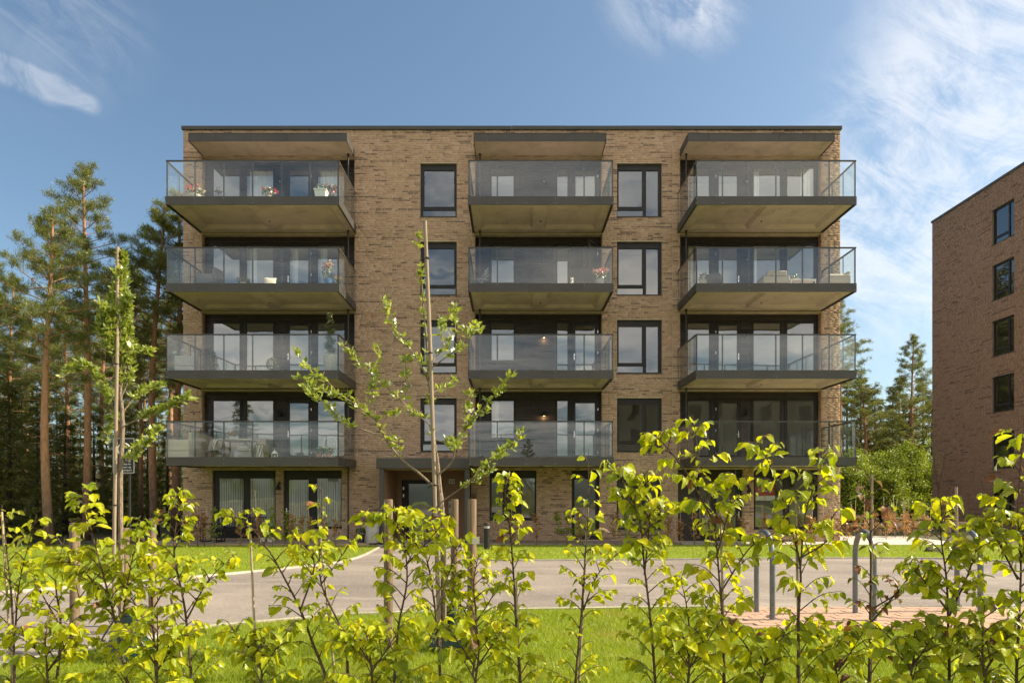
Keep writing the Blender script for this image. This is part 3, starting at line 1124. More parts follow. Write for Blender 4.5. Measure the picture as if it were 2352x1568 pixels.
def glazing(name, x0, x1, z0, z1, y, panes, parent=bld, fd=0.07, mat=None, sill=True, label=None):
    """a framed opening: frame mesh with its panes (and sill) as children"""
    m = MB()
    for r in rects_minus(x0, x1, z0, z1, panes):
        m.box(r[0], r[1], y, y+fd, r[2], r[3])
    f = m.build(name, M['frame'], parent)
    if label:
        f['label'] = label
    for p in panes:
        g_ = MB()
        cx, cz = (p[0]+p[1])/2, (p[2]+p[3])/2
        hw, hh = (p[1]-p[0])/2+0.004, (p[3]-p[2])/2+0.004
        g_.add([(-hw, 0, -hh), (hw, 0, -hh), (hw, 0, hh), (-hw, 0, hh)], [(0, 1, 2, 3)])
        o = inst('pane', mesh_only('pane', g_, M['pane']), f, (cx, y+0.03-D, cz),
                 (random.gauss(0, 0.0035), 0, random.gauss(0, 0.0035)))
    # thin raised bead round each pane
    bd = MB()
    for p in panes:
        t = 0.018
        for r in rects_minus(p[0]-t, p[1]+t, p[2]-t, p[3]+t, [p]):
            bd.box(r[0], r[1], y-0.012, y+0.001, r[2], r[3])
    bd.build('glazing_bead', M['frame'], f)
    if sill:
        s = MB()
        s.box(x0-0.02, x1+0.02, y-0.13, y-0.002, z0-0.025, z0+0.006)
        s.build('sill', M['metal'], f)
    return f


def handle(parent, x, y, z, side=1):
    h = MB()
    h.box(x-0.018, x+0.018, y-0.014, y-0.001, z-0.12, z+0.12)
    h.tube([(x, y-0.01, z), (x, y-0.055, z), (x+0.11*side, y-0.055, z)], 0.010, 6)
    return h.build('handle', M['chrome'], parent)


# facade windows
for L in range(1, 5):
    zt = 5.44+ST*(L-1)
    zb = zt-2.02
    y = D+0.10
    glazing('window', -3.455, -2.09, zb+0.005, zt-0.005, y, [(-3.318, -2.188, zb+0.41, zt-0.24), (-3.365, -2.14, zb+0.05, zb+0.285)])
    glazing('window', 3.967, 5.65, zb+0.005, zt-0.005, y,
            [(4.035, 4.925, zb+0.41, zt-0.24), (3.99, 4.96, zb+0.05, zb+0.285), (5.075, 5.53, zb+0.05, zt-0.24)])

# balcony recess fronts: windows and doors in dark boarding
CY = D+0.25


def bay_front(k, L, y=CY):
    z0 = ftop(L)-0.05
    top = 8.31+ST*(L-2)
    cut = []
    if k == 'left':
        w1 = [(-11.376, -10.363), (-10.10, -9.085), (-7.39, -6.377)]
        door = (-8.49, -7.72)
        hs = 1
    elif k == 'right':
        w1 = [(6.69, 7.504), (9.19, 10.213), (10.469, 11.495)]
        door = (7.834, 8.597)
        hs = -1
    else:
        w1 = [(1.724, 2.112)]
        door = (2.386, 3.179)
        hs = 1
        f = glazing('window', -0.86, 0.14, 6.84+ST*(L-2), top+0.07, y-0.03, [(-0.773, 0.06, 6.91+ST*(L-2), top)])
        cut.append((-0.86, 0.14, 6.84+ST*(L-2), top+0.07))
    for a, c in w1:
        glazing('window', a-0.09, c+0.09, z0+0.10, top+0.085, y-0.03, [(a, c, z0+0.24, top)], sill=False)
        cut.append((a-0.09, c+0.09, z0+0.10, top+0.085))
    a, c = door
    is_open = (k == 'centre' and L == 3)
    cut.append((a-0.115, c+0.115, z0+0.02, top+0.06))
    fr = MB()
    for r in rects_minus(a-0.115, c+0.115, z0+0.02, top+0.06, [(a-0.06, c+0.06, z0+0.05, top+0.005)]):
        fr.box(r[0], r[1], y-0.03, y+0.05, r[2], r[3])
    dr = fr.build('door', M['frame'], bld)
    lf = MB()
    W = c-a+0.10
    H = top-z0-0.07
    for r in rects_minus(0, W, 0, H, [(0.05+0.03, W-0.08, 0.20, H-0.07)]):
        lf.box(r[0], r[1], -0.03, 0.025, r[2], r[3])
    gp = MB()
    gp.add([(0.07, 0, 0.19), (W-0.07, 0, 0.19), (W-0.07, 0, H-0.06), (0.07, 0, H-0.06)], [(0, 1, 2, 3)])
    leaf_mesh = mesh_only('door_leaf', lf, M['frame'])
    pane_mesh = mesh_only('pane', gp, M['pane'])
    hx = c+0.05 if hs > 0 else a-0.05
    for me_, nm in ((leaf_mesh, 'door_leaf'), (pane_mesh, 'pane')):
        if is_open:
            o = inst(nm, me_, dr, (c+0.05, y-0.06-D, z0+0.055), (0, 0, R(180+62)))
        else:
            o = inst(nm, me_, dr, (a-0.05, y-0.005-D, z0+0.055), (0, 0, random.gauss(0, 0.003) if nm == 'pane' else 0))
    if not is_open:
        handle(dr, (a-0.02) if hs > 0 else (c+0.02), y-0.035, z0+1.05, hs if hs > 0 else -1)
    hg = MB()
    for q in (0.35, 1.2, 2.0):
        xx = c+0.085 if hs > 0 else a-0.085
        hg.box(xx-0.01, xx+0.01, y-0.05, y-0.031, z0+q-0.05, z0+q+0.05)
    hg.build('hinge', M['chrome'], dr)
    return cut


clad_rows = []
for k, (a, c) in BAYS.items():
    for L in range(1, 5):
        cut = bay_front(k, L)
        zlo, zhi = ftop(L)-0.10, (ftop(L)+2.62 if L < 4 else 14.53)
        z = zlo
        while z < zhi-0.03:
            for r in rects_minus(a+0.012, c-0.012, z, min(z+0.108, zhi), cut):
                if r[1]-r[0] > 0.03 and r[3]-r[2] > 0.02:
                    clad_rows.append((k, L, r))
            z += 0.118
bk = MB()
for k, (a, c) in BAYS.items():
    for L in range(1, 5):
        zlo, zhi = ftop(L)-0.12, (ftop(L)+2.62 if L < 4 else 14.53)
        cut = [(x0-0.0, x1, zlo2, zhi2) for (x0, x1, zlo2, zhi2) in ()]
clad_rows.sort(key=lambda t: -(t[2][1]-t[2][0]) + (0 if t[0] == 'centre' else 3))
back = MB()
back.box(XL+0.5, XL+0.52, CY+0.2, CY+0.22, 0.1, 0.2)
cl = MB()
first = clad_rows[0]
clad = None
singles = clad_rows[:240]
lots = clad_rows[240:]


def board(mbx, r):
    x0, x1, z0, z1 = r
    y0 = CY+0.004
    mbx.add([(x0, y0-0.016, z0), (x1, y0-0.016, z0), (x1, y0-0.006, z1), (x0, y0-0.006, z1),
             (x0, y0+0.02, z0), (x1, y0+0.02, z0), (x1, y0+0.02, z1), (x0, y0+0.02, z1)],
            [(0, 1, 2, 3), (4, 5, 1, 0), (3, 2, 6, 7), (1, 5, 6, 2), (4, 0, 3, 7)])


for r in lots:
    board(cl, r[2])
clad = cl.build('cladding', M['clad'], bld)
clad['kind'] = 'stuff'
for r in singles:
    q = MB()
    board(q, r[2])
    q.build('board', M['clad'], clad)
# battens behind the boards close the joints
for k, (a, c) in BAYS.items():
    for L in range(1, 5):
        zlo, zhi = ftop(L)-0.12, (ftop(L)+2.62 if L < 4 else 14.53)
        cuts = []
        if k == 'left':
            ww = [(-11.376, -10.363), (-10.10, -9.085), (-7.39, -6.377), (-8.52, -7.69)]
        elif k == 'right':
            ww = [(6.69, 7.504), (9.19, 10.213), (10.469, 11.495), (7.80, 8.63)]
        else:
            ww = [(1.724, 2.112), (2.35, 3.21)]
            cuts.append((-0.80, 0.09, 6.88+ST*(L-2), 8.31+ST*(L-2)+0.03))
        for p, q in ww:
            cuts.append((p-0.04, q+0.04, ftop(L)+0.02, 8.31+ST*(L-2)+0.03))
        for r in rects_minus(a+0.005, c-0.005, zlo, zhi, cuts):
            bk.box(r[0], r[1], CY+0.03, CY+0.10, r[2], r[3])
bk.build('backing_wall', M['clad'], bld)

# ---- balconies
BY0, BY1 = 23.20, D+0.24


def soffit_slab(x0, x1, y0, y1, z0, z1, coffers=True):
    m = MB()
    m.add([(x0, y0, z1), (x1, y0, z1), (x1, y1, z1), (x0, y1, z1)], [(0, 1, 2, 3)])
    m.add([(x0, y0, z0), (x1, y0, z0), (x1, y0, z1), (x0, y0, z1)], [(0, 1, 2, 3)])
    m.add([(x0, y1, z0), (x0, y1, z1), (x1, y1, z1), (x1, y1, z0)], [(0, 1, 2, 3)])
    m.add([(x0, y0, z0), (x0, y0, z1), (x0, y1, z1), (x0, y1, z0)], [(0, 1, 2, 3)])
    m.add([(x1, y0, z0), (x1, y1, z0), (x1, y1, z1), (x1, y0, z1)], [(0, 1, 2, 3)])
    holes_ = []
    if coffers:
        xm = (x0+x1)/2
        holes_ = [(x0+0.33, xm-0.22, y0+0.28, y1-0.55), (xm+0.22, x1-0.33, y0+0.28, y1-0.55)]
    for r in rects_minus(x0, x1, y0, y1, holes_):
        m.add([(r[0], r[2], z0), (r[0], r[3], z0), (r[1], r[3], z0), (r[1], r[2], z0)], [(0, 1, 2, 3)])
    for h in holes_:
        e, s = 0.11, 0.12
        o = [(h[0], h[2], z0), (h[1], h[2], z0), (h[1], h[3], z0), (h[0], h[3], z0)]
        i = [(h[0]+s, h[2]+s, z0+e), (h[1]-s, h[2]+s, z0+e), (h[1]-s, h[3]-s, z0+e), (h[0]+s, h[3]-s, z0+e)]
        m.add(o+i, [(0, 1, 5, 4), (1, 2, 6, 5), (2, 3, 7, 6), (3, 0, 4, 7), (4, 5, 6, 7)])
    return m


SEAM = {'left': 6, 'centre': 5, 'right': 6}
for L in range(1, 5):
    zt = ftop(L)
    for k, (x0, x1) in BAL.items():
        m = soffit_slab(x0+0.012, x1-0.012, BY0+0.012, BY1, zt-0.245, zt-0.05)
        bal = m.build('balcony', M['soffit'], bld)
        fa = MB()
        fa.box(x0, x1, BY0-0.012, BY0+0.011, zt-0.292, zt)
        fa.box(x0-0.012, x0+0.011, BY0-0.012, D-0.02, zt-0.292, zt)
        fa.box(x1-0.011, x1+0.012, BY0-0.012, D-0.02, zt-0.292, zt)
        fa.build('fascia', M['metal'], bal)
        for xa, xb in ((x0+0.011, x0+0.06), (x1-0.06, x1-0.011)):
            dk = MB()
            dk.box(xa, xb, BY0+0.03, D-0.03, zt-0.275, zt-0.246)
            dk.build('drip_edge', M['black'], bal)
        ol = MB()
        ol.lathe([(.03, 0), (.03, .03)], 10, (x0+x1)/2+.05, BY0+1.5, zt-.27)
        ol.build('drain_outlet', M['black'], bal)
        rt = zt+1.23
        hr = MB()
        hr.box(x0-0.005, x1+0.005, BY0-0.008, BY0+0.04, rt-0.045, rt)
        hr.box(x0-0.005, x0+0.04, BY0+0.041, D-0.012, rt-0.045, rt)
        hr.box(x1-0.04, x1+0.005, BY0+0.041, D-0.012, rt-0.045, rt)
        hr.build('handrail', M['rail'], bal)
        n = SEAM[k]
        xs_ = [x0+0.03]+[x0+(x1-x0)*(i/n) for i in range(1, n)]+[x1-0.03]
        pm_ = MB()
        pm_.box(-0.026, 0.026, 0, 0.014, 0, 1.235)
        post_me = mesh_only('post', pm_, M['rail'])
        bolt = MB()
        for xx in xs_:
            inst('post', post_me, bal, (xx, BY0+0.016-D, zt-0.05))
            for dzb in (-0.06, -0.23):
                bolt.lathe([(0.009, 0), (0.006, 0.006)], 6, 0, 0, 0)
                nb = bolt.nv
                for q in range(nb-12, nb):
                    p = bolt.v[q]
                    bolt.v[q] = (xx+p[0], BY0-0.012-p[2], zt+dzb+p[1])
        bolt.build('bolt', M['chrome'], bal)
        for xa, xb in zip(xs_[:-1], xs_[1:]):
            gq = MB()
            gq.box(xa+0.004, xb-0.004, BY0-0.006, BY0+0.004, zt-0.03, rt-0.046)
            gq.build('glass_pane', M['bal_glass'], bal)
        sy = [BY0+0.04+(D-0.06-BY0)*(i/3) for i in range(4)]
        for sx in (x0, x1):
            ins_ = 0.016 if sx == x0 else -0.028
            sp_ = MB()
            sp_.box(0, 0.012, -0.022, 0.022, 0, 1.24)
            spm = mesh_only('post', sp_, M['rail'])
            for yy in sy[1:]:
                inst('post', spm, bal, (sx+ins_, yy-D, zt-0.05))
            for ya, yb in zip(sy[:-1], sy[1:]):
                gq = MB()
                gx = sx-0.006 if sx == x0 else sx-0.004
                gq.box(gx, gx+0.010, ya+0.004, yb-0.004, zt-0.03, rt-0.046)
                gq.build('glass_pane', M['bal_glass'], bal)

# ---- canopies over the top balconies
CYF = 24.62
for k, (x0, x1) in CAN.items():
    zb, zt = 14.565, 14.80
    m = soffit_slab(x0+0.012, x1-0.012, CYF+0.012, BY1, zb, zt, False)
    cn = m.build('canopy', M['soffit'], bld)
    f = MB()
    f.box(x0-0.012, x0+0.011, CYF-0.012, D-0.02, zb-0.03, zt+0.01)
    f.box(x1-0.011, x1+0.012, CYF-0.012, D-0.02, zb-0.03, zt+0.01)
    f.build('side_fascia', M['metal'], cn)
    n = 5 if k == 'centre' else 5
    first_w = {'left': 0.98, 'centre': 0.49, 'right': 0.74}[k]
    edges = [x0]
    x = x0+first_w
    while x < x1-0.05:
        edges.append(x)
        x += 1.275
    edges.append(x1)
    for xa, xb in zip(edges[:-1], edges[1:]):
        q = MB()
        q.box(xa+0.004, xb-0.004, CYF-0.012, CYF+0.011, zb-0.03, zt+0.01)
        q.build('fascia_panel', M['metal'], cn)
    pl = MB()
    pl.box(x0, x1, CYF-0.02, D-0.02, zt+0.012, zt+0.03)
    pl.build('cover_sheet', M['metal'], cn)

# ---- downpipes in the recess corners
for k, xp in (('left', -6.14), ('centre', -1.20), ('right', 6.53)):
    for L in range(0, 5):
        z0 = ftop(L)-0.05 if L else 0.1
        z1 = ftop(L+1)-0.24 if L < 4 else 14.56
        if L == 0 and k != 'left':
            continue
        m = MB()
        m.tube([(xp, D-0.16, z0), (xp, D-0.16, z1-0.05), (xp, D-0.16, z1)], [0.032, 0.032, 0.032], 10)
        m.lathe([(0.05, 0), (0.05, 0.05)], 10, xp, D-0.16, z1-0.055)
        m.build('downpipe', M['rail'], bld, smooth=True)


# ---- bell lamps on the recess walls
def lamp_mat():
    m, g = new_mat('lamp_glow')
    e = g.n('ShaderNodeEmission', ins={'Color': (1.0, 0.55, 0.22, 1), 'Strength': 6.0})
    g.n('ShaderNodeOutputMaterial', ins={'Surface': e.outputs[0]})
    return m


M['glow'] = lamp_mat()


def wall_lamp(x, y, z, lit=False):
    m = MB()
    m.lathe([(0.012, 0.21), (0.04, 0.20), (0.075, 0.10), (0.10, 0.0), (0.094, 0.0), (0.07, 0.09), (0.03, 0.185)], 14, x, y-0.14, z, cap=False)
    m.tube([(x, y, z+0.26), (x, y-0.10, z+0.28), (x, y-0.14, z+0.21)], 0.012, 6)
    m.box(x-0.04, x+0.04, y-0.02, y-0.001, z+0.2, z+0.32)
    o = m.build('wall_lamp', M['black'], bld, smooth=True)
    bl = MB()
    bl.blobby((x, y-0.14, z+0.035), 0.035, 8, 6, 0.0)
    bl.build('bulb', M['glow'] if lit else M['white'], o, smooth=True)
    if lit:
        ld = bpy.data.lights.new('bulb_light', 'POINT')
        ld.energy = 2.2
        ld.color = (1.0, 0.58, 0.25)
        ld.shadow_soft_size = 0.03
        lo = bpy.data.objects.new('bulb_light', ld)
        lnk(lo, o)
        lo.location = (x, y-0.14-D, z-0.02)


for L in range(1, 5):
    wall_lamp(1.21, CY-0.012, 7.72+ST*(L-2), lit=(L in (1, 2)))
    wall_lamp(-8.80, CY-0.012, 7.72+ST*(L-2))
    wall_lamp(8.90, CY-0.012, 7.72+ST*(L-2))
wall_lamp(-8.77, D-0.012, 1.98)
wall_lamp(8.90, D-0.012, 1.85)

# ---- ground floor openings
y = D+0.10
head = 2.715
glazing('window', -11.295, -8.925, 0.155, head, y, [(-11.10, -10.16, 0.60, 2.41), (-9.93, -8.99, 0.60, 2.41)], sill=False)
glazing('window', -7.56, -6.425, 0.50, head, y, [(-7.39, -6.46, 0.60, 2.41)], sill=False)
q = MB()
q.box(-7.56, -6.425, D+0.05, D+0.28, 0.125, 0.498)
q.build('plinth', M['mortar'], bld)


def ground_door(x0, x1, z0, z1, pane, hx, hs):
    f = glazing('door', x0, x1, z0, z1, y, [pane], sill=False)
    handle(f, hx, y-0.012, z0+1.05, hs)
    return f


ground_door(-8.625, -7.561, 0.125, head, (-8.46, -7.70, 0.24, 2.36), -8.53, 1)
glazing('window', -0.845, 0.913, 0.845, head, y, [(-0.77, -0.36, 0.93, 2.42), (0.36, 0.86, 0.93, 2.42)])
ground_door(2.255, 3.291, 0.105, head, (2.37, 3.16, 0.26, 2.38), 2.31, 1)
glazing('window', 3.955, 5.605, 0.495, 2.505, y, [(4.03, 4.92, 0.90, 2.28), (4.0, 4.95, 0.55, 0.80), (5.06, 5.50, 0.55, 2.28)])
# right bay: dark boarded return, door, then the window with the for-sale notice
q = MB()
q.box(6.265, 6.95, D+0.12, D+0.2, 0.055, 2.745)
pn = q.build('dark_panel', M['clad'], bld)
for i in range(22):
    bz = 0.10+i*0.118
    qq = MB()
    qq.box(6.27, 6.945, D+0.104, D+0.119, bz, bz+0.108)
    qq.build('board', M['clad'], pn)
glazing('window', 6.951, 7.62, 0.055, 2.745, y+0.05, [(7.10, 7.56, 0.26, 2.45)], sill=False)
f = glazing('door', 7.621, 8.715, 0.055, 2.745, y+0.05, [(7.75, 8.50, 0.20, 2.40)], sill=False)
handle(f, 8.60, y+0.038, 1.05, -1)
glazing('window', 9.125, 11.555, 0.495, 2.735, y, [(9.21, 10.28, 0.58, 2.42), (10.50, 11.43, 0.58, 2.42)])

# vertical blinds behind the ground floor panes, curtains higher up
bs = MB()
bs.box(-0.030, 0.030, -0.001, 0.001, 0, 1.0)
blind_me = mesh_only('blind_slat', bs, M['curtain'])


def blinds(x0, x1, z0, z1, yy, tilt):
    rail_ = MB()
    rail_.box(x0, x1, yy-0.02, yy+0.02, z1, z1+0.03)
    rl = rail_.build('blind', M['white'], bld)
    n = int((x1-x0)/0.088)
    for i in range(n):
        inst('blind_slat', blind_me, rl, (x0+0.05+i*0.088, yy-D, z0), (0, 0, R(tilt+random.uniform(-6, 6))), (1, 1, z1-z0))


blinds(-11.12, -10.14, 0.45, 2.43, D+0.19, 30)
blinds(-9.95, -8.97, 0.45, 2.43, D+0.19, 30)
blinds(-8.48, -7.68, 0.2, 2.39, D+0.19, 32)
blinds(-7.41, -6.44, 0.45, 2.43, D+0.19, 28)


def curtain(x0, x1, z0, z1, yy):
    n = max(8, int((x1-x0)/0.022))
    vs, fs = [], []
    for i in range(n+1):
        xx = x0+(x1-x0)*i/n
        dy_ = 0.035*math.sin(i*1.05)+0.012*math.sin(i*2.3+1)
        vs += [(xx, yy+dy_, z0), (xx, yy+dy_*0.8, z1)]
    for i in range(n):
        fs.append((2*i, 2*i+2, 2*i+3, 2*i+1))
    m = MB()
    m.add(vs, fs)
    return m.build('curtain', M['curtain'], bld, smooth=True)


for L, k, spans in ((3, 'l', [(-10.06, -9.80), (-8.44, -8.22), (-7.36, -7.10), (-6.62, -6.40)]), (4, 'l', [(-10.08, -9.10), (-7.36, -6.42)]),
                    (4, 'r', [(9.22, 9.5), (11.1, 11.46)]), (3, 'r', [(6.72, 6.95), (9.22, 9.42)]), (1, 'c', [(-0.75, -0.5)])):
    for a, c in spans:
        curtain(a, c, ftop(L)+0.03, ftop(L)+2.28, D+0.50)

# ---- entrance porch
pz = MB()
pz.box(-4.86, -1.50, 24.44, D-0.012, 2.745, 3.12)
porch = pz.build('entrance_canopy', M['metal'], bld, bevel=0.01)
for xa, xb in ((-4.76, -4.60), (-1.70, -1.52)):
    m = MB()
    m.box(xa, xb, 24.50, 24.62, 0.0, 2.744)
    m.build('porch_post', M['metal'], porch)
m = MB()
m.box(-4.70, -4.595, 24.621, 27.30, 0.013, 2.744)
m.build('side_panel', M['panel_wood'], porch)
m = MB()
m.box(-1.69, -1.58, 24.621, 27.30, 0.013, 2.744)
m.build('side_panel', M['panel_wood'], porch)
m = MB()
m.box(-4.594, -1.691, 24.63, 27.29, 2.70, 2.743)
m.build('porch_ceiling', M['panel_wood'], porch)
m = MB()
for r in rects_minus(-4.594, -1.691, 0.013, 2.699, [(-4.41, -2.75, 0.0, 2.39)]):
    m.box(r[0], r[1], 27.30, 27.36, r[2], r[3])
m.build('back_panel', M['panel_wood'], porch)
m = MB()
m.box(-3.45, -2.9, 25.6, 25.75, 2.66, 2.699)
m.build('ceiling_lamp', M['white'], porch)
dd = glazing('door', -4.405, -2.755, 0.015, 2.385, 27.29, [(-4.13, -3.18, 0.22, 2.22), (-2.98, -2.83, 0.22, 2.22)], sill=False, fd=0.06)
dd['label'] = 'dark glazed entrance door with a slim side pane'
m = MB()
m.tube([(-3.08, 27.275, 0.7), (-3.08, 27.22, 0.72), (-3.08, 27.22, 1.68), (-3.08, 27.275, 1.7)], 0.014, 8)
m.build('handle', M['black'], dd, smooth=True)
m = MB()
for zz in (0.4, 1.75, 2.05):
    m.box(-4.36, -4.31, 27.255, 27.28, zz-0.06, zz+0.06)
m.build('hinge', M['chrome'], dd)
m = MB()
m.box(-4.594, -1.691, 27.40, 27.6, 0.02, 0.03)
q = MB()
q.box(-4.8, -1.5, 29.4, 29.5, 0.01, 2.9)
q.box(-4.8, -4.72, 27.4, 29.39, 0.01, 2.9)
q.box(-1.58, -1.5, 27.4, 29.39, 0.01, 2.9)
q.build('hallway', M['plaster'], porch)


def text(body, size, loc, mat, parent, name='lettering', align='CENTER', rx=90, rz=0, space=1.0):
    cu = bpy.data.curves.new(name, 'FONT')
    cu.body = body
    cu.size = size
    cu.align_x = align
    cu.align_y = 'CENTER'
    cu.extrude = 0.0008
    cu.space_character = space
    cu.materials.append(mat)
    tmp = bpy.data.objects.new(name, cu)
    COL.objects.link(tmp)
    bpy.context.view_layer.update()
    me = bpy.data.meshes.new_from_object(tmp.evaluated_get(bpy.context.evaluated_depsgraph_get()))
    bpy.data.objects.remove(tmp)
    if not me.materials:
        me.materials.append(mat)
    o = bpy.data.objects.new(name, me)
    lnk(o, parent)
    w0 = WL.get(parent.name, Vector((0, 0, 0)))
    o.location = Vector(loc)-w0
    o.rotation_euler = (R(rx), 0, R(rz))
    return o


plate = MB()
plate.box(-2.525, -2.29, 27.285, 27.299, 2.23, 2.42)
pl_o = plate.build('number_plate', M['cream'], porch)
text('63', 0.185, (-2.407, 27.283, 2.325), M['black'], pl_o)
ip = MB()
ip.box(-2.53, -2.40, 27.275, 27.299, 1.05, 1.55)
ip_o = ip.build('intercom', M['cream'], porch)
q = MB()
q.box(-2.50, -2.43, 27.270, 27.2745, 1.27, 1.42)
for zz in (1.47, 1.20, 1.14):
    q.box(-2.475, -2.455, 27.270, 27.2745, zz-0.012, zz+0.012)
q.build('keypad', M['black'], ip_o)

# ---- for-sale notice inside the right-hand window
M['notice_red'] = simple('notice_red', (0.46, 0.045, 0.028), 0.6, var=0.05)
ns = thing('sale_notice', 'red and white for-sale notice hanging in the ground floor window at the right', 'notice', (9.60, D+0.1580, 1.85))
q = MB()
q.box(9.235, 9.975, D+0.1520, D+0.1580, 1.755, 2.115)
red = q.build('red_field', M['notice_red'], ns)
q = MB()
q.box(9.235, 9.975, D+0.1520, D+0.1580, 1.58, 1.754)
wht = q.build('white_strip', M['white'], ns)
text('Til salgs', 0.185, (9.605, D+0.1505, 1.96), M['white'], red)
text('. . . . . .', 0.06, (9.605, D+0.1505, 1.84), M['white'], red)
q = MB()
q.box(9.565, 9.578, D+0.1505, D+0.1518, 1.63, 1.79)
q.box(9.60, 9.613, D+0.1505, D+0.1518, 1.63, 1.79)
q.box(9.555, 9.623, D+0.1502, D+0.1518, 1.70, 1.712)
q.box(9.555, 9.623, D+0.1502, D+0.1518, 1.615, 1.627)
q.build('emblem', M['grey_cloth'], ns)

# ================================================================== neighbouring brick block, right
RBX = 25.3
nb = thing('brick_block', 'taller reddish brick block at the right edge, seen along its shaded side', 'building', (RBX, 36, 0))
RY0, RY1, RZT = 31.5, 41.1, 18.04
rh = []
for i in range(6):
    zt_ = 16.70-2.93*i
    if i == 5:
        rh.append((34.40, 36.0, 0.28, zt_))
    else:
        rh.append((34.40, 36.0, zt_-1.86, zt_))
m = MB()
for r in rects_minus(RY0, RY1, 0.0, RZT, rh):
    m.box(RBX, RBX+0.3, r[0], r[1], r[2], r[3])
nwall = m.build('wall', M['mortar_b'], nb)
m = MB()
m.box(RBX+0.3, RBX+12, RY1-0.3, RY1, 0, RZT)
m.box(RBX+0.3, RBX+12, RY0, RY0+0.3, 0, RZT)
m.box(RBX+11.7, RBX+12, RY0+0.31, RY1-0.31, 0, RZT)
m.build('gable_wall', M['mortar_b'], nb)
m = MB()
m.box(RBX+0.31, RBX+11.6, RY0+0.31, RY1-0.31, RZT-0.4, RZT-0.1)
m.build('roof', M['metal'], nb)
rngc = np.random.default_rng(5)
rr = lay_bricks(RY0, RY1, 0.05, RZT-0.02, rh, rngc, pd=0.03)
V, F, S = brick_arrays(rr, lambda u, d, z: np.stack([-d, u-36, z], -1), rngc)
F = F[:, ::-1]
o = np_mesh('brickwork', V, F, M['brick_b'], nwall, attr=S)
o['kind'] = 'stuff'
m = MB()
m.box(RBX-0.05, RBX+0.35, RY0-0.05, RY1+0.05, RZT+0.002, RZT+0.13)
m.build('coping', M['metal'], nb)
for h in rh:
    m = MB()
    y0_, y1_, z0_, z1_ = h
    panes_ = [(y0_+0.52, y1_-0.10, z0_+0.42, z1_-0.10), (y0_+0.52, y1_-0.10, z0_+0.07, z0_+0.30), (y0_+0.08, y0_+0.42, z0_+0.07, z1_-0.10)]
    for r in rects_minus(y0_+0.004, y1_-0.004, z0_+0.004, z1_-0.004, panes_):
        m.box(RBX+0.10, RBX+0.17, r[0], r[1], r[2], r[3])
    fo = m.build('window', M['frame'], nb)
    for p in panes_:
        g_ = MB()
        hw, hh = (p[1]-p[0])/2+.004, (p[3]-p[2])/2+.004
        g_.add([(0, -hw, -hh), (0, hw, -hh), (0, hw, hh), (0, -hw, hh)], [(0, 1, 2, 3)])
        inst('pane', mesh_only('pane', g_, M['pane']), fo, (0.135, (p[0]+p[1])/2-36, (p[2]+p[3])/2), (0, random.gauss(0, .004), random.gauss(0, .004)))
    s_ = MB()
    s_.box(RBX-0.03, RBX+0.098, y0_-0.02, y1_+0.02, z0_-0.02, z0_+0.003)
    s_.build('sill', M['metal'], fo)
m = MB()
m.box(RBX+2.5, RBX+2.6, RY0+0.31, RY1-0.31, 0.02, RZT-0.5)
m.build('interior', M['plaster'], nb)

# block behind the viewpoint, seen only as a mirror image in the lower right panes
ob = thing('brick_block', 'brown brick block mirrored in the lower panes at the right end', 'building', (27, -34, -1.7))
m = MB()
oh = [(15.5+i*3.1, 16.9+i*3.1, 2.0+j*2.95, 3.9+j*2.95) for i in range(8) for j in range(4)]
for r in rects_minus(14.0, 40.0, -2.2, 14.2, oh):
    m.box(r[0], r[1], -34.3, -34.0, r[2], r[3])
m.box(14.0, 14.3, -46, -34.31, -4, 14.2)
m.box(39.7, 40, -46, -34.31, -4, 14.2)
m.box(14.31, 39.69, -46, -34.31, 13.6, 13.9)
ow = m.build('wall', M['mortar_b'], ob)
m = MB()
m.box(13.95, 40.05, -34.4, -33.95, 14.2, 14.33)
m.build('coping', M['metal'], ob)
for h in oh:
    m = MB()
    m.box(h[0], h[1], -34.2, -34.15, h[2], h[3])
    m.build('window', M['frame'], ob)

# ================================================================== vegetation
def rot_mats(n, rng, up_bias=0.0):
    """random rotations; returns (n,3,3) with columns s, t, u (t: blade direction)"""
    t = rng.normal(0, 1, (n, 3))
    t[:, 2] += up_bias
    t /= np.linalg.norm(t, axis=1)[:, None]
    r = rng.normal(0, 1, (n, 3))
    s = np.cross(t, r)
    s /= np.linalg.norm(s, axis=1)[:, None]
    u = np.cross(s, t)
    return s, t, u


def blades(pos, n_each, length, width, rng, out=None, up=0.4, spread=0.03):
    """n_each narrow blades at every position; out: preferred direction per position"""
    n = len(pos)*n_each
    P = np.repeat(pos, n_each, 0)+rng.normal(0, spread, (n, 3))
    s, t, u = rot_mats(n, rng, up)
    if out is not None:
        t = t*0.8+np.repeat(out, n_each, 0)
        t /= np.linalg.norm(t, axis=1)[:, None]
        s = np.cross(t, rng.normal(0, 1, (n, 3)))
        s /= np.linalg.norm(s, axis=1)[:, None]
    ln = length*(0.6+0.8*rng.random(n))[:, None]
    wd = width*(0.7+0.6*rng.random(n))[:, None]
    V = np.stack([P-s*wd*0.5, P+t*ln*0.5-s*wd, P+t*ln, P+t*ln*0.5+s*wd], 1)
    V[:, 0] = P
    return V.reshape(-1, 3), np.arange(n*4).reshape(-1, 4)


def merge(blocks):
    off = 0
    Vs, Fs = [], []
    for v, f in blocks:
        Vs.append(v)
        Fs.append(f+off)
        off += len(v)
    return np.concatenate(Vs), np.concatenate(Fs)


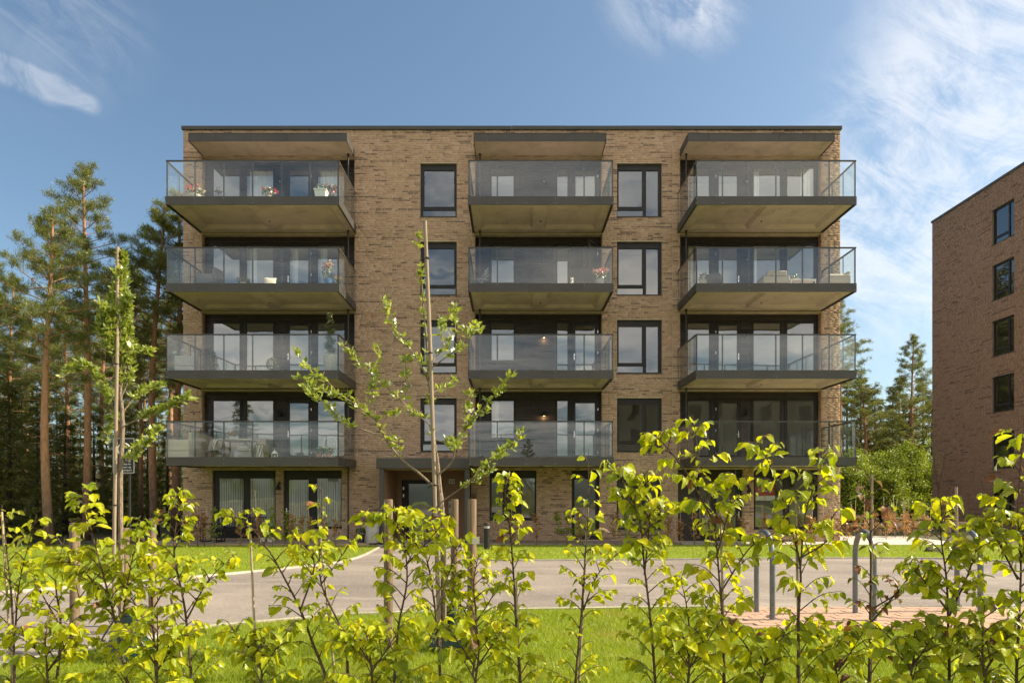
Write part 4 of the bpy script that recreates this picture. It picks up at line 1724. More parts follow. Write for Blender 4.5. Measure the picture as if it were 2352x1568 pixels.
def pine_mesh(seed, h, crown0, rad, n_br, lean=0.0, clump=4.2, tr=0.14):
    """trunk mesh-builder, crown arrays"""
    rd = random.Random(seed)
    rng = np.random.default_rng(seed)
    tb = MB()
    pts = []
    for i in range(11):
        f = i/10
        pts.append(Vector((lean*f*f*h*0.1+0.10*math.sin(f*5+seed), 0.08*math.sin(f*4+seed*2), f*h*0.985)))
    tb.tube(pts, [tr*(1.12 if i == 0 else 1)*(1-0.86*(i/10)**1.15)+0.012 for i in range(11)], 10)

    def along(f):
        q = min(max(f, 0), 0.999)*10
        i = int(q)
        return pts[i].lerp(pts[i+1], q-i)
    cp, co = [], []
    for b in range(n_br):
        f = crown0+(1-crown0)*((b+0.5)/n_br)**0.85
        g_ = (f-crown0)/(1-crown0)
        base = along(f*0.99)
        an = b*2.399+rd.uniform(-.5, .5)
        prof = (0.55+0.45*math.sin(min(g_*1.5+0.35, 1.0)*math.pi/2*1.0)) if g_ < 0.35 else (1-(g_-0.35)/0.65)**0.72
        ln = rad*max(0.16, prof)*rd.uniform(0.55, 1.12)
        up = rd.uniform(-0.05, 0.28)+0.45*g_
        d0 = Vector((math.cos(an), math.sin(an), up)).normalized()
        p = base
        path = [p]
        dirn = d0.copy()
        for s in range(5):
            dirn = (dirn+Vector((rd.uniform(-.22, .22), rd.uniform(-.22, .22), rd.uniform(-.10, .16)))).normalized()
            p = p+dirn*(ln/5)
            path.append(p)
        r0 = 0.012+0.020*ln/rad*(1-0.5*g_)*(tr/0.14)
        tb.tube(path, [r0*(1-0.8*i/5) for i in range(6)], 5, cap=False)
        dense = int(clump*ln/0.48)+4
        for s in range(dense):
            q = rd.uniform(0.30, 1.0)**0.75
            i = min(int(q*5), 4)
            c = path[i].lerp(path[i+1], q*5-i)
            side = Vector((rd.gauss(0, 1), rd.gauss(0, 1), rd.gauss(0, 0.35)))
            side = side.normalized()*rd.uniform(0.05, 0.30)*ln*(1.15-q*0.7)
            tip = c+side+Vector((0, 0, rd.uniform(0, 0.12)))
            if rd.random() < 0.5:
                tb.tube([c, tip], [0.007, 0.003], 3, cap=False)
            for rep in range(3):
                w_ = tip.lerp(c, rep*0.22)+Vector((rd.gauss(0, .05), rd.gauss(0, .05), rd.gauss(0, .04)))
                cp.append(w_)
                o_ = (side.normalized()*0.8+Vector((0, 0, 0.8))).normalized()
                co.append(o_)
    # bare dead snags under the crown
    for b in range(10):
        f = crown0*rd.uniform(0.35, 0.98)
        an = rd.uniform(0, 6.28)
        base = along(f)
        ln = rad*rd.uniform(0.15, 0.55)
        mid = base+Vector((math.cos(an), math.sin(an), 0.1))*ln*0.5
        tip = base+Vector((math.cos(an+.3), math.sin(an+.3), rd.uniform(-.25, .05)))*ln
        tb.tube([base, mid, tip], [0.014, 0.009, 0.003], 4, cap=False)
    cp = np.array([tuple(p) for p in cp])
    co = np.array([tuple(p) for p in co])
    V, F = blades(cp, 17, 0.125, 0.0062, rng, out=co, spread=0.045)
    return tb, V, F


def spruce_mesh(seed, h, rad, n_br):
    rd = random.Random(seed)
    rng = np.random.default_rng(seed)
    tb = MB()
    tb.tube([(0, 0, 0), (0.03, 0.02, h*0.5), (0, 0, h)], [0.15, 0.085, 0.01], 8)
    cp, co = [], []
    for b in range(n_br):
        g_ = ((b+0.5)/n_br)
        f = 0.06+0.93*g_
        ln = rad*((1-g_)**0.8)*rd.uniform(0.6, 1.1)+0.1
        an = b*2.399+rd.uniform(-.4, .4)
        path = []
        for s in range(5):
            q = s/4
            path.append(Vector((math.cos(an)*ln*q, math.sin(an)*ln*q, f*h-0.38*ln*q+0.22*ln*q*q+0.1*math.sin(b))))
        tb.tube(path, [0.02*(1-0.8*i/4) for i in range(5)], 4, cap=False)
        for s in range(int(ln*12)+4):
            q = rd.uniform(0.12, 1.0)
            i = min(int(q*4), 3)
            c = path[i].lerp(path[i+1], q*4-i)
            sd = Vector((-math.sin(an), math.cos(an), 0))*rd.gauss(0, 0.26)*ln*(1.1-q)
            cp.append(c+sd+Vector((0, 0, -abs(rd.gauss(0, .10)))))
            co.append((sd.normalized()*0.6+Vector((math.cos(an), math.sin(an), -0.55))))
    V, F = blades(np.array([tuple(p) for p in cp]), 8, 0.24, 0.022, rng, out=np.array([tuple(p) for p in co]), spread=0.06)
    return tb, V, F


def leafy_mesh(seed, h, rad, n_leaf, stems=4, leaf=0.055):
    """multi-stemmed broadleaf: clumpy, airy outline"""
    rd = random.Random(seed)
    rng = np.random.default_rng(seed)
    tb = MB()
    cp = []
    for s in range(stems):
        an = s*6.28/stems+rd.uniform(-.5, .5)
        top = Vector((math.cos(an)*rad*rd.uniform(.15, .6), math.sin(an)*rad*rd.uniform(.15, .6), h*rd.uniform(.75, 1.0)))
        base = Vector((math.cos(an)*0.12, math.sin(an)*0.12, 0))
        pts = [base.lerp(top, q/6)+Vector((rd.gauss(0, .06), rd.gauss(0, .06), 0))*q*0.4 for q in range(7)]
        tb.tube(pts, [0.05*(1-0.85*q/6)+0.006 for q in range(7)], 6)
        for b in range(26):
            q = rd.uniform(0.08, 1.0)
            i = min(int(q*6), 5)
            c = pts[i].lerp(pts[i+1], q*6-i)
            a2 = rd.uniform(0, 6.28)
            ln = rad*rd.uniform(.25, .8)*(1.15-q*0.75)
            tip = c+Vector((math.cos(a2)*ln, math.sin(a2)*ln, ln*rd.uniform(0.1, 0.7)))
            tb.tube([c, c.lerp(tip, .5)+Vector((0, 0, .05)), tip], [0.012, 0.007, 0.003], 4, cap=False)
            for k in range(3):
                cp.append(c.lerp(tip, rd.uniform(.35, 1.0)))
    cp = np.array([tuple(p) for p in cp])
    idx = rng.integers(0, len(cp), n_leaf)
    P = cp[idx]+rng.normal(0, 0.16, (n_leaf, 3))
    V, F = blades(P, 1, leaf*1.5, leaf*0.42, rng, up=-0.2, spread=0.02)
    return tb, V, F


def make_tree_data(kind, tb, V, F, bark, leafm):
    t = mesh_only(kind+'_trunk', tb, bark, True)
    c = np_mesh('crown', V, F, leafm)
    me = c.data
    bpy.data.objects.remove(c)
    return t, me


PINES = [make_tree_data('pine', *pine_mesh(3, 11.6, 0.50, 2.15, 56, 0.0), M['pine_bark'], M['needle']),
         make_tree_data('pine', *pine_mesh(8, 14.6, 0.50, 2.45, 66, 0.0, tr=0.14), M['pine_bark'], M['needle']),
         make_tree_data('pine', *pine_mesh(15, 13.6, 0.40, 2.4, 68, 0.2, clump=4.6, tr=0.13), M['pine_bark'], M['needle'])]
SPRUCE = [make_tree_data('spruce', *spruce_mesh(5, 8.0, 1.9, 70), M['dark_bark'], M['spruce']),
          make_tree_data('spruce', *spruce_mesh(9, 10.5, 2.2, 86), M['dark_bark'], M['spruce'])]
LEAFY = [make_tree_data('birch', *leafy_mesh(2, 4.6, 1.7, 16000, leaf=.06), M['dark_bark'], M['birch']),
         make_tree_data('birch', *leafy_mesh(6, 3.8, 1.5, 14000, 5, leaf=.06), M['dark_bark'], M['birch'])]


def plant_tree(data, name, label, cat, x, y, sc_=1.0, rz=0.0, group=None, sxy=None):
    t = thing(name, label, cat, (x, y, zg(y)-0.03), rz, group)
    sxy = sxy or sc_
    a = inst('trunk', data[0], t)
    b_ = inst('crown', data[1], t)
    t.scale = (sxy, sxy, sc_)
    return t


FG = 'forest trees left of the building'


def px_at(px, y):
    return (px-HZX)*y/FPX


plant_tree(PINES[0], 'pine_tree', 'pine with bright orange trunk nearest the left edge, in front of dark spruces', 'tree', px_at(112, 23.5), 23.5, 1.02, 1.0, FG)
plant_tree(PINES[1], 'pine_tree', 'tallest pine of the left wood, second orange trunk from the left edge', 'tree', px_at(196, 27.0), 27.0, 1.03, 2.2, FG)
plant_tree(PINES[2], 'pine_tree', 'dense pine right behind the slender staked apple tree at the left', 'tree', px_at(352, 29.0), 29.0, 1.06, 0.4, FG, 1.25)
plant_tree(PINES[1], 'pine_tree', 'pine partly hidden behind the left corner of the apartment block', 'tree', px_at(409, 30.0), 30.0, 1.05, 4.4, FG, 1.2)
plant_tree(PINES[2], 'pine_tree', 'thin pine between the two thick trunks left of the block', 'tree', px_at(322, 34.0), 34.0, 0.98, 3.1, FG, 0.8)
back_l = 'slender pine further back in the shaded wood on the left'
for i, (px, y, k, s) in enumerate([(-30, 27, 1, 0.82), (25, 34, 2, 0.95), (-60, 34, 2, 0.95), (150, 38, 0, 1.1), (235, 36, 2, 1.02), (275, 44, 1, 1.05), (60, 46, 1, 0.95),
                                   (390, 42, 0, 1.25), (-80, 40, 1, 0.9), (200, 52, 2, 1.2), (330, 54, 1, 1.12), (110, 56, 2, 1.1), (10, 58, 0, 1.2), (400, 58, 2, 1.2), (270, 60, 0, 1.3)]):
    plant_tree(PINES[k], 'pine_tree', back_l, 'tree', px_at(px, y), y, s, i*1.7, FG)
sp_l = 'dark spruce filling the undergrowth of the wood on the left'
for i, (px, y, k, s) in enumerate([(20, 26, 0, 0.78), (85, 29, 1, 0.62), (150, 31, 0, 0.72), (-60, 25, 1, 0.72), (215, 33, 0, 0.74), (262, 31, 0, 0.55), (300, 37, 1, 0.62),
                                   (340, 39, 0, 0.78), (385, 36, 0, 0.66), (50, 37, 1, 0.78), (130, 42, 1, 0.8), (-20, 33, 1, 0.85), (185, 45, 1, 0.72), (245, 48, 1, 0.8),
                                   (415, 47, 1, 0.75), (310, 50, 1, 0.8), (90, 52, 1, 0.9), (365, 56, 1, 0.85), (20, 48, 1, 0.9), (400, 64, 1, 1.0), (160, 62, 1, 1.0), (60, 66, 1, 1.0), (290, 66, 1, 1.0), (-40, 60, 1, 1.0)]):
    plant_tree(SPRUCE[k], 'spruce_tree', sp_l, 'tree', px_at(px, y), y, s, i*1.3, FG, s*1.05)
RG = 'trees between the two blocks'
plant_tree(PINES[2], 'pine_tree', 'pine rising between the two blocks, clear against the sky', 'tree', px_at(2096, 52), 52, 1.03, 0.7, RG, 1.05)
plant_tree(PINES[1], 'pine_tree', 'tall pine looking out from behind the right end of the balconies', 'tree', px_at(1925, 50), 50, 1.10, 1.9, RG, 1.25)
plant_tree(SPRUCE[1], 'spruce_tree', 'dark spruce with a pointed top between the two blocks', 'tree', px_at(2050, 55), 55, 1.0, 0.3, RG)
plant_tree(PINES[0], 'pine_tree', 'low broad pine behind the birch thicket between the blocks', 'tree', px_at(1985, 51), 51, 0.86, 3.6, RG, 1.2)
for i, (px, y, k, s) in enumerate([(1945, 56, 1, 1.15), (2010, 60, 0, 1.45), (2120, 60, 1, 1.15), (2140, 54, 1, 0.95), (1978, 58, 1, 1.2), (2065, 62, 1, 1.2), (2030, 52, 0, 0.95), (2090, 58, 0, 1.25), (2075, 64, 1, 0.9), (1968, 53, 0, 0.7), (2105, 56, 0, 0.7), (1900, 58, 1, 0.9)]):
    plant_tree(SPRUCE[k], 'spruce_tree', 'dark spruce at the back of the gap between the blocks', 'tree', px_at(px, y), y, s, i*2.1, RG)
for i, (px, y, k, s, lb) in enumerate([(1955, 43.0, 1, 1.15, 'bright green birch bush touching the right end of the block'),
                                       (2085, 45.0, 0, 1.12, 'tallest rounded birch bush between the two blocks'),
                                       (2030, 43.5, 1, 1.10, 'birch bush in the middle of the gap between the blocks'),
                                       (2142, 46.5, 1, 1.2, 'birch bush standing against the neighbouring block'),
                                       (1990, 46.0, 0, 0.95, 'paler birch bush behind the others in the gap')]):
    plant_tree(LEAFY[k], 'birch_bush', lb, 'bush', px_at(px, y), y, s, i*1.1, 'birch bushes between the blocks', s*1.25)
# seen as mirror images in the panes
plant_tree(SPRUCE[1], 'spruce_tree', 'spruce mirrored in the first-floor panes at the left', 'tree', -25.2, -11, 1.02, 0, 'mirrored trees')
plant_tree(PINES[2], 'pine_tree', 'pine mirrored in the lower middle balcony glass', 'tree', 1.6, -26, 0.62, 0.5, 'mirrored trees')
plant_tree(PINES[0], 'pine_tree', 'broader pine mirrored in the lower middle balcony glass', 'tree', -3.4, -30, 0.62, 0.9, 'mirrored trees')
plant_tree(LEAFY[0], 'birch_bush', 'leafy tree mirrored in the ground floor panes at the left', 'bush', -20, -8, 1.05, 0.9, 'mirrored trees')

for i, (x, y, k, s) in enumerate([(15.5, 50, 1, 1.25), (12.5, 53, 2, 1.35), (9.5, 57, 1, 1.3), (17.5, 54, 2, 1.3), (6.5, 60, 2, 1.4), (14, 60, 1, 1.4), (10.5, 50, 0, 1.3), (3, 64, 1, 1.4)]):
    plant_tree(SPRUCE[1], 'spruce_tree', 'spruce mirrored in the window panes of the neighbouring brick block', 'tree', x, y, s*1.38, i*1.4, 'mirrored trees', s*1.5)

# ---- leaf meshes
def hedge_leaf(seed, fold, curl, n=8):
    """ovate, saw-edged, pleated blade one unit long from the stalk along +Y"""
    rd = random.Random(seed)
    vs, fs = [], []
    for i in range(n+1):
        t = i/n
        wdt = 0.325*math.sin(math.pi*min(1, t**0.82))**0.8*(1-0.18*t)+0.004
        if i == n:
            wdt = 0.003
        saw = 0.028*(1 if i % 2 else -0.3) if 0 < i < n else 0
        zc = -curl*t*t*0.5+0.02*math.sin(t*5+seed)
        yb = t*(1-0.10*curl*t)
        ple = 0.024*(1 if i % 2 else -1)
        vs += [(-wdt-saw, yb+saw*0.6, zc+fold*wdt+rd.uniform(-.015, .015)), (-wdt*0.5, yb, zc+fold*wdt*0.45+ple), (0, yb, zc),
               (wdt*0.5, yb, zc+fold*wdt*0.45+ple), (wdt+saw, yb+saw*0.6, zc+fold*wdt+rd.uniform(-.015, .015))]
    for i in range(n):
        for k in range(4):
            a = i*5+k
            fs.append((a, a+1, a+6, a+5))
    m = MB()
    m.add(vs, fs)
    # stalk
    m.tube([(0, -0.14, 0.03), (0, 0.0, 0)], [0.010, 0.008], 3, cap=False)
    return m


LEAF = {}
for mk in ('hleaf', 'hleaf2', 'hbrown'):
    LEAF[mk] = [mesh_only('leaf', hedge_leaf(s, fo, cu), M[mk], True) for s, fo, cu in
                ((1, 0.35, 0.4), (2, 0.65, 0.8), (3, 0.2, 1.0), (4, 0.95, 0.5), (5, 0.5, 1.2), (6, 0.3, 0.15))]


def small_leaf(seed, fold, curl, n=4):
    vs, fs = [], []
    for i in range(n+1):
        t = i/n
        wdt = 0.27*math.sin(math.pi*min(1, t**0.9))+0.004
        if i == n:
            wdt = 0.003
        zc = -curl*t*t*0.5
        vs += [(-wdt, t, zc+fold*wdt), (0, t, zc), (wdt, t, zc+fold*wdt)]
    for i in range(n):
        for k in range(2):
            a = i*3+k
            fs.append((a, a+1, a+4, a+3))
    m = MB()
    m.add(vs, fs)
    m.tube([(0, -0.18, 0.02), (0, 0, 0)], [0.012, 0.01], 3, cap=False)
    return m


ALEAF = [mesh_only('leaf', small_leaf(s, fo, cu), M['aleaf'], True) for s, fo, cu in ((1, .3, .3), (2, .7, .6), (3, .5, -.3), (4, .2, .9))]


def aim(d, nrm_hint):
    """rotation taking +Y to d with +Z near the hint"""
    yv = d.normalized()
    xv = yv.cross(nrm_hint)
    if xv.length < 1e-3:
        xv = yv.cross(Vector((1, 0.3, 0.2)))
    xv.normalize()
    zv = xv.cross(yv)
    return Matrix((xv, yv, zv)).transposed().to_euler()


def smooth_path(pts, k=5):
    """Catmull-Rom through the points"""
    P = [Vector(p) for p in pts]
    P = [P[0]*2-P[1]]+P+[P[-1]*2-P[-2]]
    out = []
    for i in range(1, len(P)-2):
        for s in range(k):
            t = s/k
            a, b_, c, d_ = P[i-1], P[i], P[i+1], P[i+2]
            out.append(0.5*((2*b_)+(c-a)*t+(2*a-5*b_+4*c-d_)*t*t+(3*b_-3*c+d_-a)*t**3))
    out.append(P[-2])
    return out


def path_at(path, q):
    x = min(max(q, 0), 0.9999)*(len(path)-1)
    i = int(x)
    return path[i].lerp(path[i+1], x-i), (path[i+1]-path[i]).normalized()


N_LEAF = [0]


MAX_LEAF = 295
EXTRA = {}


def flush_extra(t):
    """leaves past the limit, joined into one part for each tone"""
    by = {}
    for ms, k, loc, rot, s in EXTRA.pop(t.name, []):
        key = 'hleaf2_mass' if ms is LEAF['hleaf2'] else 'hleaf_mass'
        by.setdefault(key, []).append((ms[k], loc, rot, s))
    for key, items in by.items():
        Vs, Fs, off = [], [], 0
        for me, loc, rot, s in items:
            if me.name not in LEAF_NP:
                co = np.empty(len(me.vertices)*3, dtype=np.float32)
                me.vertices.foreach_get('co', co)
                LEAF_NP[me.name] = (co.reshape(-1, 3), np.array([tuple(p.vertices) for p in me.polygons]))
            co, fc = LEAF_NP[me.name]
            Rm = np.array(rot.to_matrix())
            Vs.append((co*s)@Rm.T+np.array(loc))
            Fs.append(fc+off)
            off += len(co)
        o = np_mesh('foliage', np.concatenate(Vs), np.concatenate(Fs), M[key], t, True)
        o['kind'] = 'stuff'


LEAF_NP = {}
LEAF_COUNT = {}


def put_leaf(parent, base, d, rd, size, meshes, hang=0.0):
    if LEAF_COUNT.get(parent.name, 0) >= MAX_LEAF:
        d = (d+Vector((rd.gauss(0, .25), rd.gauss(0, .25), rd.gauss(0, .2)-hang))).normalized()
        s = size*rd.choice((rd.uniform(0.5, 0.85), rd.uniform(0.85, 1.3)))
        EXTRA.setdefault(parent.name, []).append((meshes, rd.randrange(len(meshes)), base-WL[parent.name]+d*s*0.14, aim(d, Vector((rd.gauss(0, .55), rd.gauss(-.25, .55), 1.0))), s))
        return None
    LEAF_COUNT[parent.name] = LEAF_COUNT.get(parent.name, 0)+1
    d = (d+Vector((rd.gauss(0, .25), rd.gauss(0, .25), rd.gauss(0, .2)-hang))).normalized()
    hint = Vector((rd.gauss(0, .55), rd.gauss(-.25, .55), 1.0))
    s = size*rd.choice((rd.uniform(0.5, 0.85), rd.uniform(0.85, 1.3)))
    o = inst('leaf', meshes[rd.randrange(len(meshes))], parent, base-WL[parent.name]+d*s*0.14, aim(d, hint), (s*rd.uniform(.85, 1.1), s, s))
    N_LEAF[0] += 1
    return o


def hedge_shrub(label, stems, y, seed, n_br=13, size=0.066, leafy=1.0, mk='hleaf', low=0.12, cane=None, spread=0.26, mats=None, extra=None):
    """young hornbeam: stems given as print outlines, side shoots and leaves grown"""
    rd = random.Random(seed)
    size *= 0.97
    base = at(stems[0][0][0], stems[0][0][1], y)
    t = thing('hedge_shrub', label, 'shrub', (base.x, y, zg(y)), 0, 'young hedge shrubs along the front')
    st = MB()
    br = MB()
    paths = []
    for si, s in enumerate(stems):
        pts = [at(px, py, y+rd.uniform(-.04, .04)*(1 if i else 0)) for i, (px, py) in enumerate(s)]
        if si == 0:
            g0 = Vector((pts[0].x+rd.uniform(-.03, .03), y, zg(y)-0.02))
            if pts[0].z > g0.z+0.05:
                pts = [g0]+pts
        path = smooth_path(pts, 4)
        r0 = 0.0095 if si == 0 else 0.0055
        st.tube(path, [max(r0*(1-0.85*i/(len(path)-1)), 0.0013) for i in range(len(path))], 6)
        paths.append(path)
    for si, path in enumerate(paths):
        L = sum((b_-a).length for a, b_ in zip(path[:-1], path[1:]))
        nb = max(4, int(n_br*2.3*L/1.2))
        side = rd.choice((-1, 1))
        for b in range(nb):
            q = low+(0.97-low)*(b+rd.uniform(0, .8))/nb
            p, d = path_at(path, q)
            side = -side
            an = rd.uniform(-0.9, 0.9)+(0 if side > 0 else math.pi)
            out = Vector((math.cos(an), math.sin(an)*0.8, rd.uniform(0.15, 0.75)))
            ln = spread*rd.uniform(0.45, 1.25)*(1.1-0.72*q)*(1 if si == 0 else .75)
            if ln < 0.05:
                ln = 0.05
            tipd = (out.normalized()*0.75+d*0.35).normalized()
            m1 = p+tipd*ln*0.5+Vector((0, 0, .01))
            tp = p+tipd*ln+Vector((0, 0, -0.16*ln))
            bp = smooth_path([p, m1, tp], 3)
            br.tube(bp, [max(.0036*(1-.75*i/(len(bp)-1)), .0010) for i in range(len(bp))], 4, cap=False)
            nl = max(2, int(leafy*(ln/0.0245)+rd.uniform(0, 1.8)))
            sd = 1
            for k in range(nl):
                qq = 0.22+0.78*(k+0.5)/nl
                lp, ld = path_at(bp, qq)
                sd = -sd
                lat = ld.cross(Vector((0, 0, 1)))
                if lat.length < .1:
                    lat = Vector((1, 0, 0))
                lat.normalize()
                dd = ld*0.55+lat*sd*0.75
                ms = mats(rd, lp) if mats else LEAF[mk]
                put_leaf(t, lp, dd, rd, size*(1.0 if qq < .8 else .78), ms, 0.55)
        # leaves at the shoot tip
        for k in range(int(5*leafy)):
            p, d = path_at(path, 0.80+0.2*k/4)
            a2 = rd.uniform(0, 6.28)
            ms = mats(rd, p) if mats else LEAF[mk]
            put_leaf(t, p, Vector((math.cos(a2), math.sin(a2), 0.1)), rd, size*0.85, ms, 0.4)
    flush_extra(t)
    st.build('stem', M['twig'], t, smooth=True)
    br.build('twigs', M['twig'], t, smooth=True)
    if cane:
        c = MB()
        a_, b_ = at(cane[0], cane[1], y+0.03), at(cane[2], cane[3], y+0.03)
        lo = b_+(b_-a_).normalized()*max(0, (b_.z-zg(y))/max(1e-3, abs((b_-a_).normalized().z))-0.0)
        c.tube([a_, a_.lerp(lo, .5), lo], [0.0062, 0.0066, 0.007], 7)
        c.build('support_cane', M['cane'], t, smooth=True)
    return t


def mixed(rd, p):
    q = rd.random()
    return LEAF['hbrown'] if q < 0.007 else (LEAF['hleaf2'] if q < 0.27 else LEAF['hleaf'])


def painted_shade(rd, p):  # mostly the darker leaf tone: shade on the right-hand shrubs put into leaf colour
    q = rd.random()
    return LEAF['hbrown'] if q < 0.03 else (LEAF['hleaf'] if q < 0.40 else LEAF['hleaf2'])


def rusty(rd, p):
    return LEAF['hbrown'] if rd.random() < 0.6 else LEAF['hleaf2']


S = hedge_shrub
S('hedge shrub cut by the left edge of the photo, with a pale cane', [[(34, 1568), (27, 1380), (16, 1270), (4, 1160)], [(34, 1460), (46, 1330), (85, 1180)]], 3.9, 101, 11, 0.062, 0.85, 'hleaf', cane=(4, 1175, 28, 1560), mats=mixed)
S('bushy hedge shrub below the road sign, tallest at the left', [[(292, 1568), (268, 1440), (240, 1330), (205, 1200), (188, 1118)], [(275, 1460), (300, 1300), (330, 1190)], [(250, 1380), (180, 1300), (120, 1290)]], 3.8, 102, 15, 0.068, 1.15, mats=mixed, spread=0.30)
S('hedge shrub with a leafy crown in front of the left brick corner', [[(440, 1568), (425, 1400), (400, 1270), (408, 1180), (412, 1120)], [(430, 1420), (480, 1330), (545, 1270)]], 4.0, 103, 13, 0.064, 1.05, mats=mixed, cane=(392, 1370, 425, 1560))
S('arching hedge shrub whose tip bends left in front of the bench', [[(752, 1568), (716, 1470), (690, 1400), (655, 1330), (615, 1260), (560, 1195), (500, 1182)], [(690, 1400), (722, 1300), (700, 1250), (660, 1220)]], 3.7, 104, 11, 0.066, 0.75, cane=(575, 1225, 590, 1560), mats=mixed)
S('thin upright hedge shrub before the blinds of the left window', [[(800, 1568), (790, 1460), (738, 1340), (736, 1240), (740, 1108)], [(738, 1340), (775, 1290), (822, 1222)]], 4.2, 105, 11, 0.062, 0.62, cane=(735, 1225, 770, 1560), mats=mixed, spread=0.20)
S('wide hedge shrub reaching left over the foot of the entrance post', [[(905, 1568), (915, 1440), (935, 1330), (925, 1230), (905, 1165)], [(930, 1300), (985, 1240), (1030, 1185)], [(935, 1240), (890, 1190), (835, 1200)]], 3.8, 106, 14, 0.066, 1.1, mats=mixed, spread=0.27)
S('hedge shrub between the tall stake and the two round posts', [[(1012, 1568), (1004, 1440), (990, 1330), (975, 1250), (990, 1190)], [(1004, 1400), (1040, 1290), (1065, 1230)]], 4.1, 107, 12, 0.062, 0.95, mats=mixed)
S('narrow hedge shrub pointing straight up right of the two round posts', [[(1195, 1568), (1186, 1440), (1180, 1330), (1172, 1220), (1160, 1140), (1166, 1086)]], 3.8, 108, 19, 0.068, 1.2, mats=mixed, spread=0.18, cane=(1186, 1330, 1192, 1560))
S('hedge shrub with bare lower stem before the middle ground floor door', [[(1322, 1568), (1334, 1430), (1342, 1310), (1350, 1190), (1352, 1030)], [(1340, 1400), (1372, 1320), (1430, 1260)]], 4.0, 109, 12, 0.064, 0.70, mats=mixed, cane=(1350, 1165, 1330, 1560), spread=0.24)
S('broad hedge shrub in front of the ground floor window right of the middle door', [[(1505, 1568), (1495, 1430), (1480, 1300), (1470, 1200), (1440, 1120), (1400, 1068)], [(1480, 1320), (1492, 1180), (1478, 1080)], [(1475, 1230), (1550, 1170), (1590, 1165)]], 3.8, 110, 14, 0.070, 1.05, mats=mixed, spread=0.27)
S('hedge shrub with two long shoots arching left before the right balconies', [[(1662, 1568), (1660, 1440), (1652, 1330), (1640, 1200), (1610, 1070), (1590, 950)], [(1640, 1200), (1580, 1090), (1520, 1015), (1500, 1008)], [(1645, 1280), (1672, 1180), (1690, 1080)], [(1655, 1360), (1720, 1260), (1765, 1235)]], 3.6, 111, 11, 0.076, 0.80, mats=mixed, cane=(1655, 1180, 1664, 1560), spread=0.27)
S('hedge shrub before the for-sale notice, with forked tips', [[(1832, 1568), (1834, 1420), (1838, 1300), (1810, 1190), (1775, 1080), (1730, 1000)], [(1838, 1310), (1850, 1180), (1880, 1090), (1895, 1025)], [(1840, 1280), (1900, 1240), (1910, 1180)]], 3.5, 112, 11, 0.078, 0.75, mats=mixed, cane=(1828, 1155, 1836, 1560), spread=0.26)
S('half-withered hedge shrub with brown leaves and bare twigs beside the bicycle rack', [[(1996, 1568), (1998, 1440), (2000, 1300), (1998, 1180), (2000, 1075)], [(2000, 1430), (2060, 1360), (2120, 1280)], [(2000, 1400), (2080, 1350), (2110, 1320)]], 3.8, 113, 11, 0.070, 0.42, mats=rusty, cane=(2003, 1090, 2000, 1560), spread=0.24)
S('shade-toned hedge shrub in front of the rightmost bicycle rack', [[(2180, 1568), (2178, 1440), (2174, 1330), (2160, 1220), (2165, 1150)], [(2178, 1420), (2230, 1300), (2260, 1190)], [(2176, 1400), (2120, 1330), (2080, 1290)]], 3.5, 114, 14, 0.078, 1.0, mats=painted_shade, spread=0.28)
S('hedge shrub cut by the right edge of the photo', [[(2335, 1568), (2340, 1430), (2345, 1290), (2338, 1170), (2352, 960)], [(2338, 1330), (2290, 1240), (2265, 1200)]], 3.4, 115, 13, 0.080, 0.95, mats=painted_shade, spread=0.28)
S('full hedge shrub between the left round post and the slender apple tree', [[(130, 1568), (140, 1440), (128, 1330), (150, 1230)], [(140, 1440), (90, 1350), (70, 1290)], [(140, 1420), (200, 1350), (230, 1300)]], 4.1, 121, 10, 0.066, 0.75, mats=mixed)
S('full hedge shrub right of the slender apple tree', [[(360, 1568), (352, 1440), (345, 1320), (330, 1230)], [(352, 1440), (300, 1370), (285, 1320)], [(350, 1400), (395, 1330), (440, 1310)]], 4.2, 122, 10, 0.064, 0.75, mats=mixed)
S('full hedge shrub before the two round posts', [[(1085, 1568), (1095, 1450), (1088, 1340), (1100, 1270)], [(1095, 1450), (1050, 1370), (1040, 1310)], [(1093, 1430), (1130, 1370), (1140, 1340)]], 4.2, 125, 12, 0.064, 1.0, mats=mixed)
S('half-height hedge shrub right of the broad one', [[(1580, 1568), (1585, 1470), (1575, 1380), (1560, 1320)], [(1585, 1470), (1620, 1400), (1640, 1360)]], 3.9, 127, 12, 0.068, 0.95, mats=mixed)
# low growth between the tall ones
low_growth = [(110, 3.6, 1470, 1400, 'low hedge shrub between the left edge and the first round post'),
              (360, 3.5, 1470, 1390, 'low hedge shrub below the bushy one at the left'),
              (1090, 3.5, 1480, 1385, 'low hedge shrub at the foot of the two round posts'),
              (855, 3.5, 1500, 1440, 'low hedge shrub under the entrance path'),
              (600, 3.6, 1520, 1460, 'low hedge shrub below the arching one before the bench'),
              (1745, 3.5, 1540, 1500, 'low hedge shrub before the leftmost bicycle rack'),
              (1925, 3.6, 1520, 1460, 'low hedge shrub before the middle bicycle rack'),
              (1580, 3.4, 1510, 1440, 'low hedge shrub left of the clay paving'),
              (2090, 3.4, 1500, 1430, 'low hedge shrub between the withered and the shade-toned one'),
              (2262, 3.3, 1480, 1370, 'low hedge shrub left of the one cut by the right edge')]
for i, (px, y, p1, p2, lb) in enumerate(low_growth):
    S(lb, [[(px, 1575), (px-6+i % 3*8, p1), (px+10-(i % 4)*9, p2)], [(px, 1540), (px+40, 1480), (px+70, 1430)], [(px, 1530), (px-40, 1470), (px-72, 1440)]], y, 200+i, 13, 0.072, 1.0,
      mats=mixed if px < 1990 else painted_shade, spread=0.27, low=0.05)

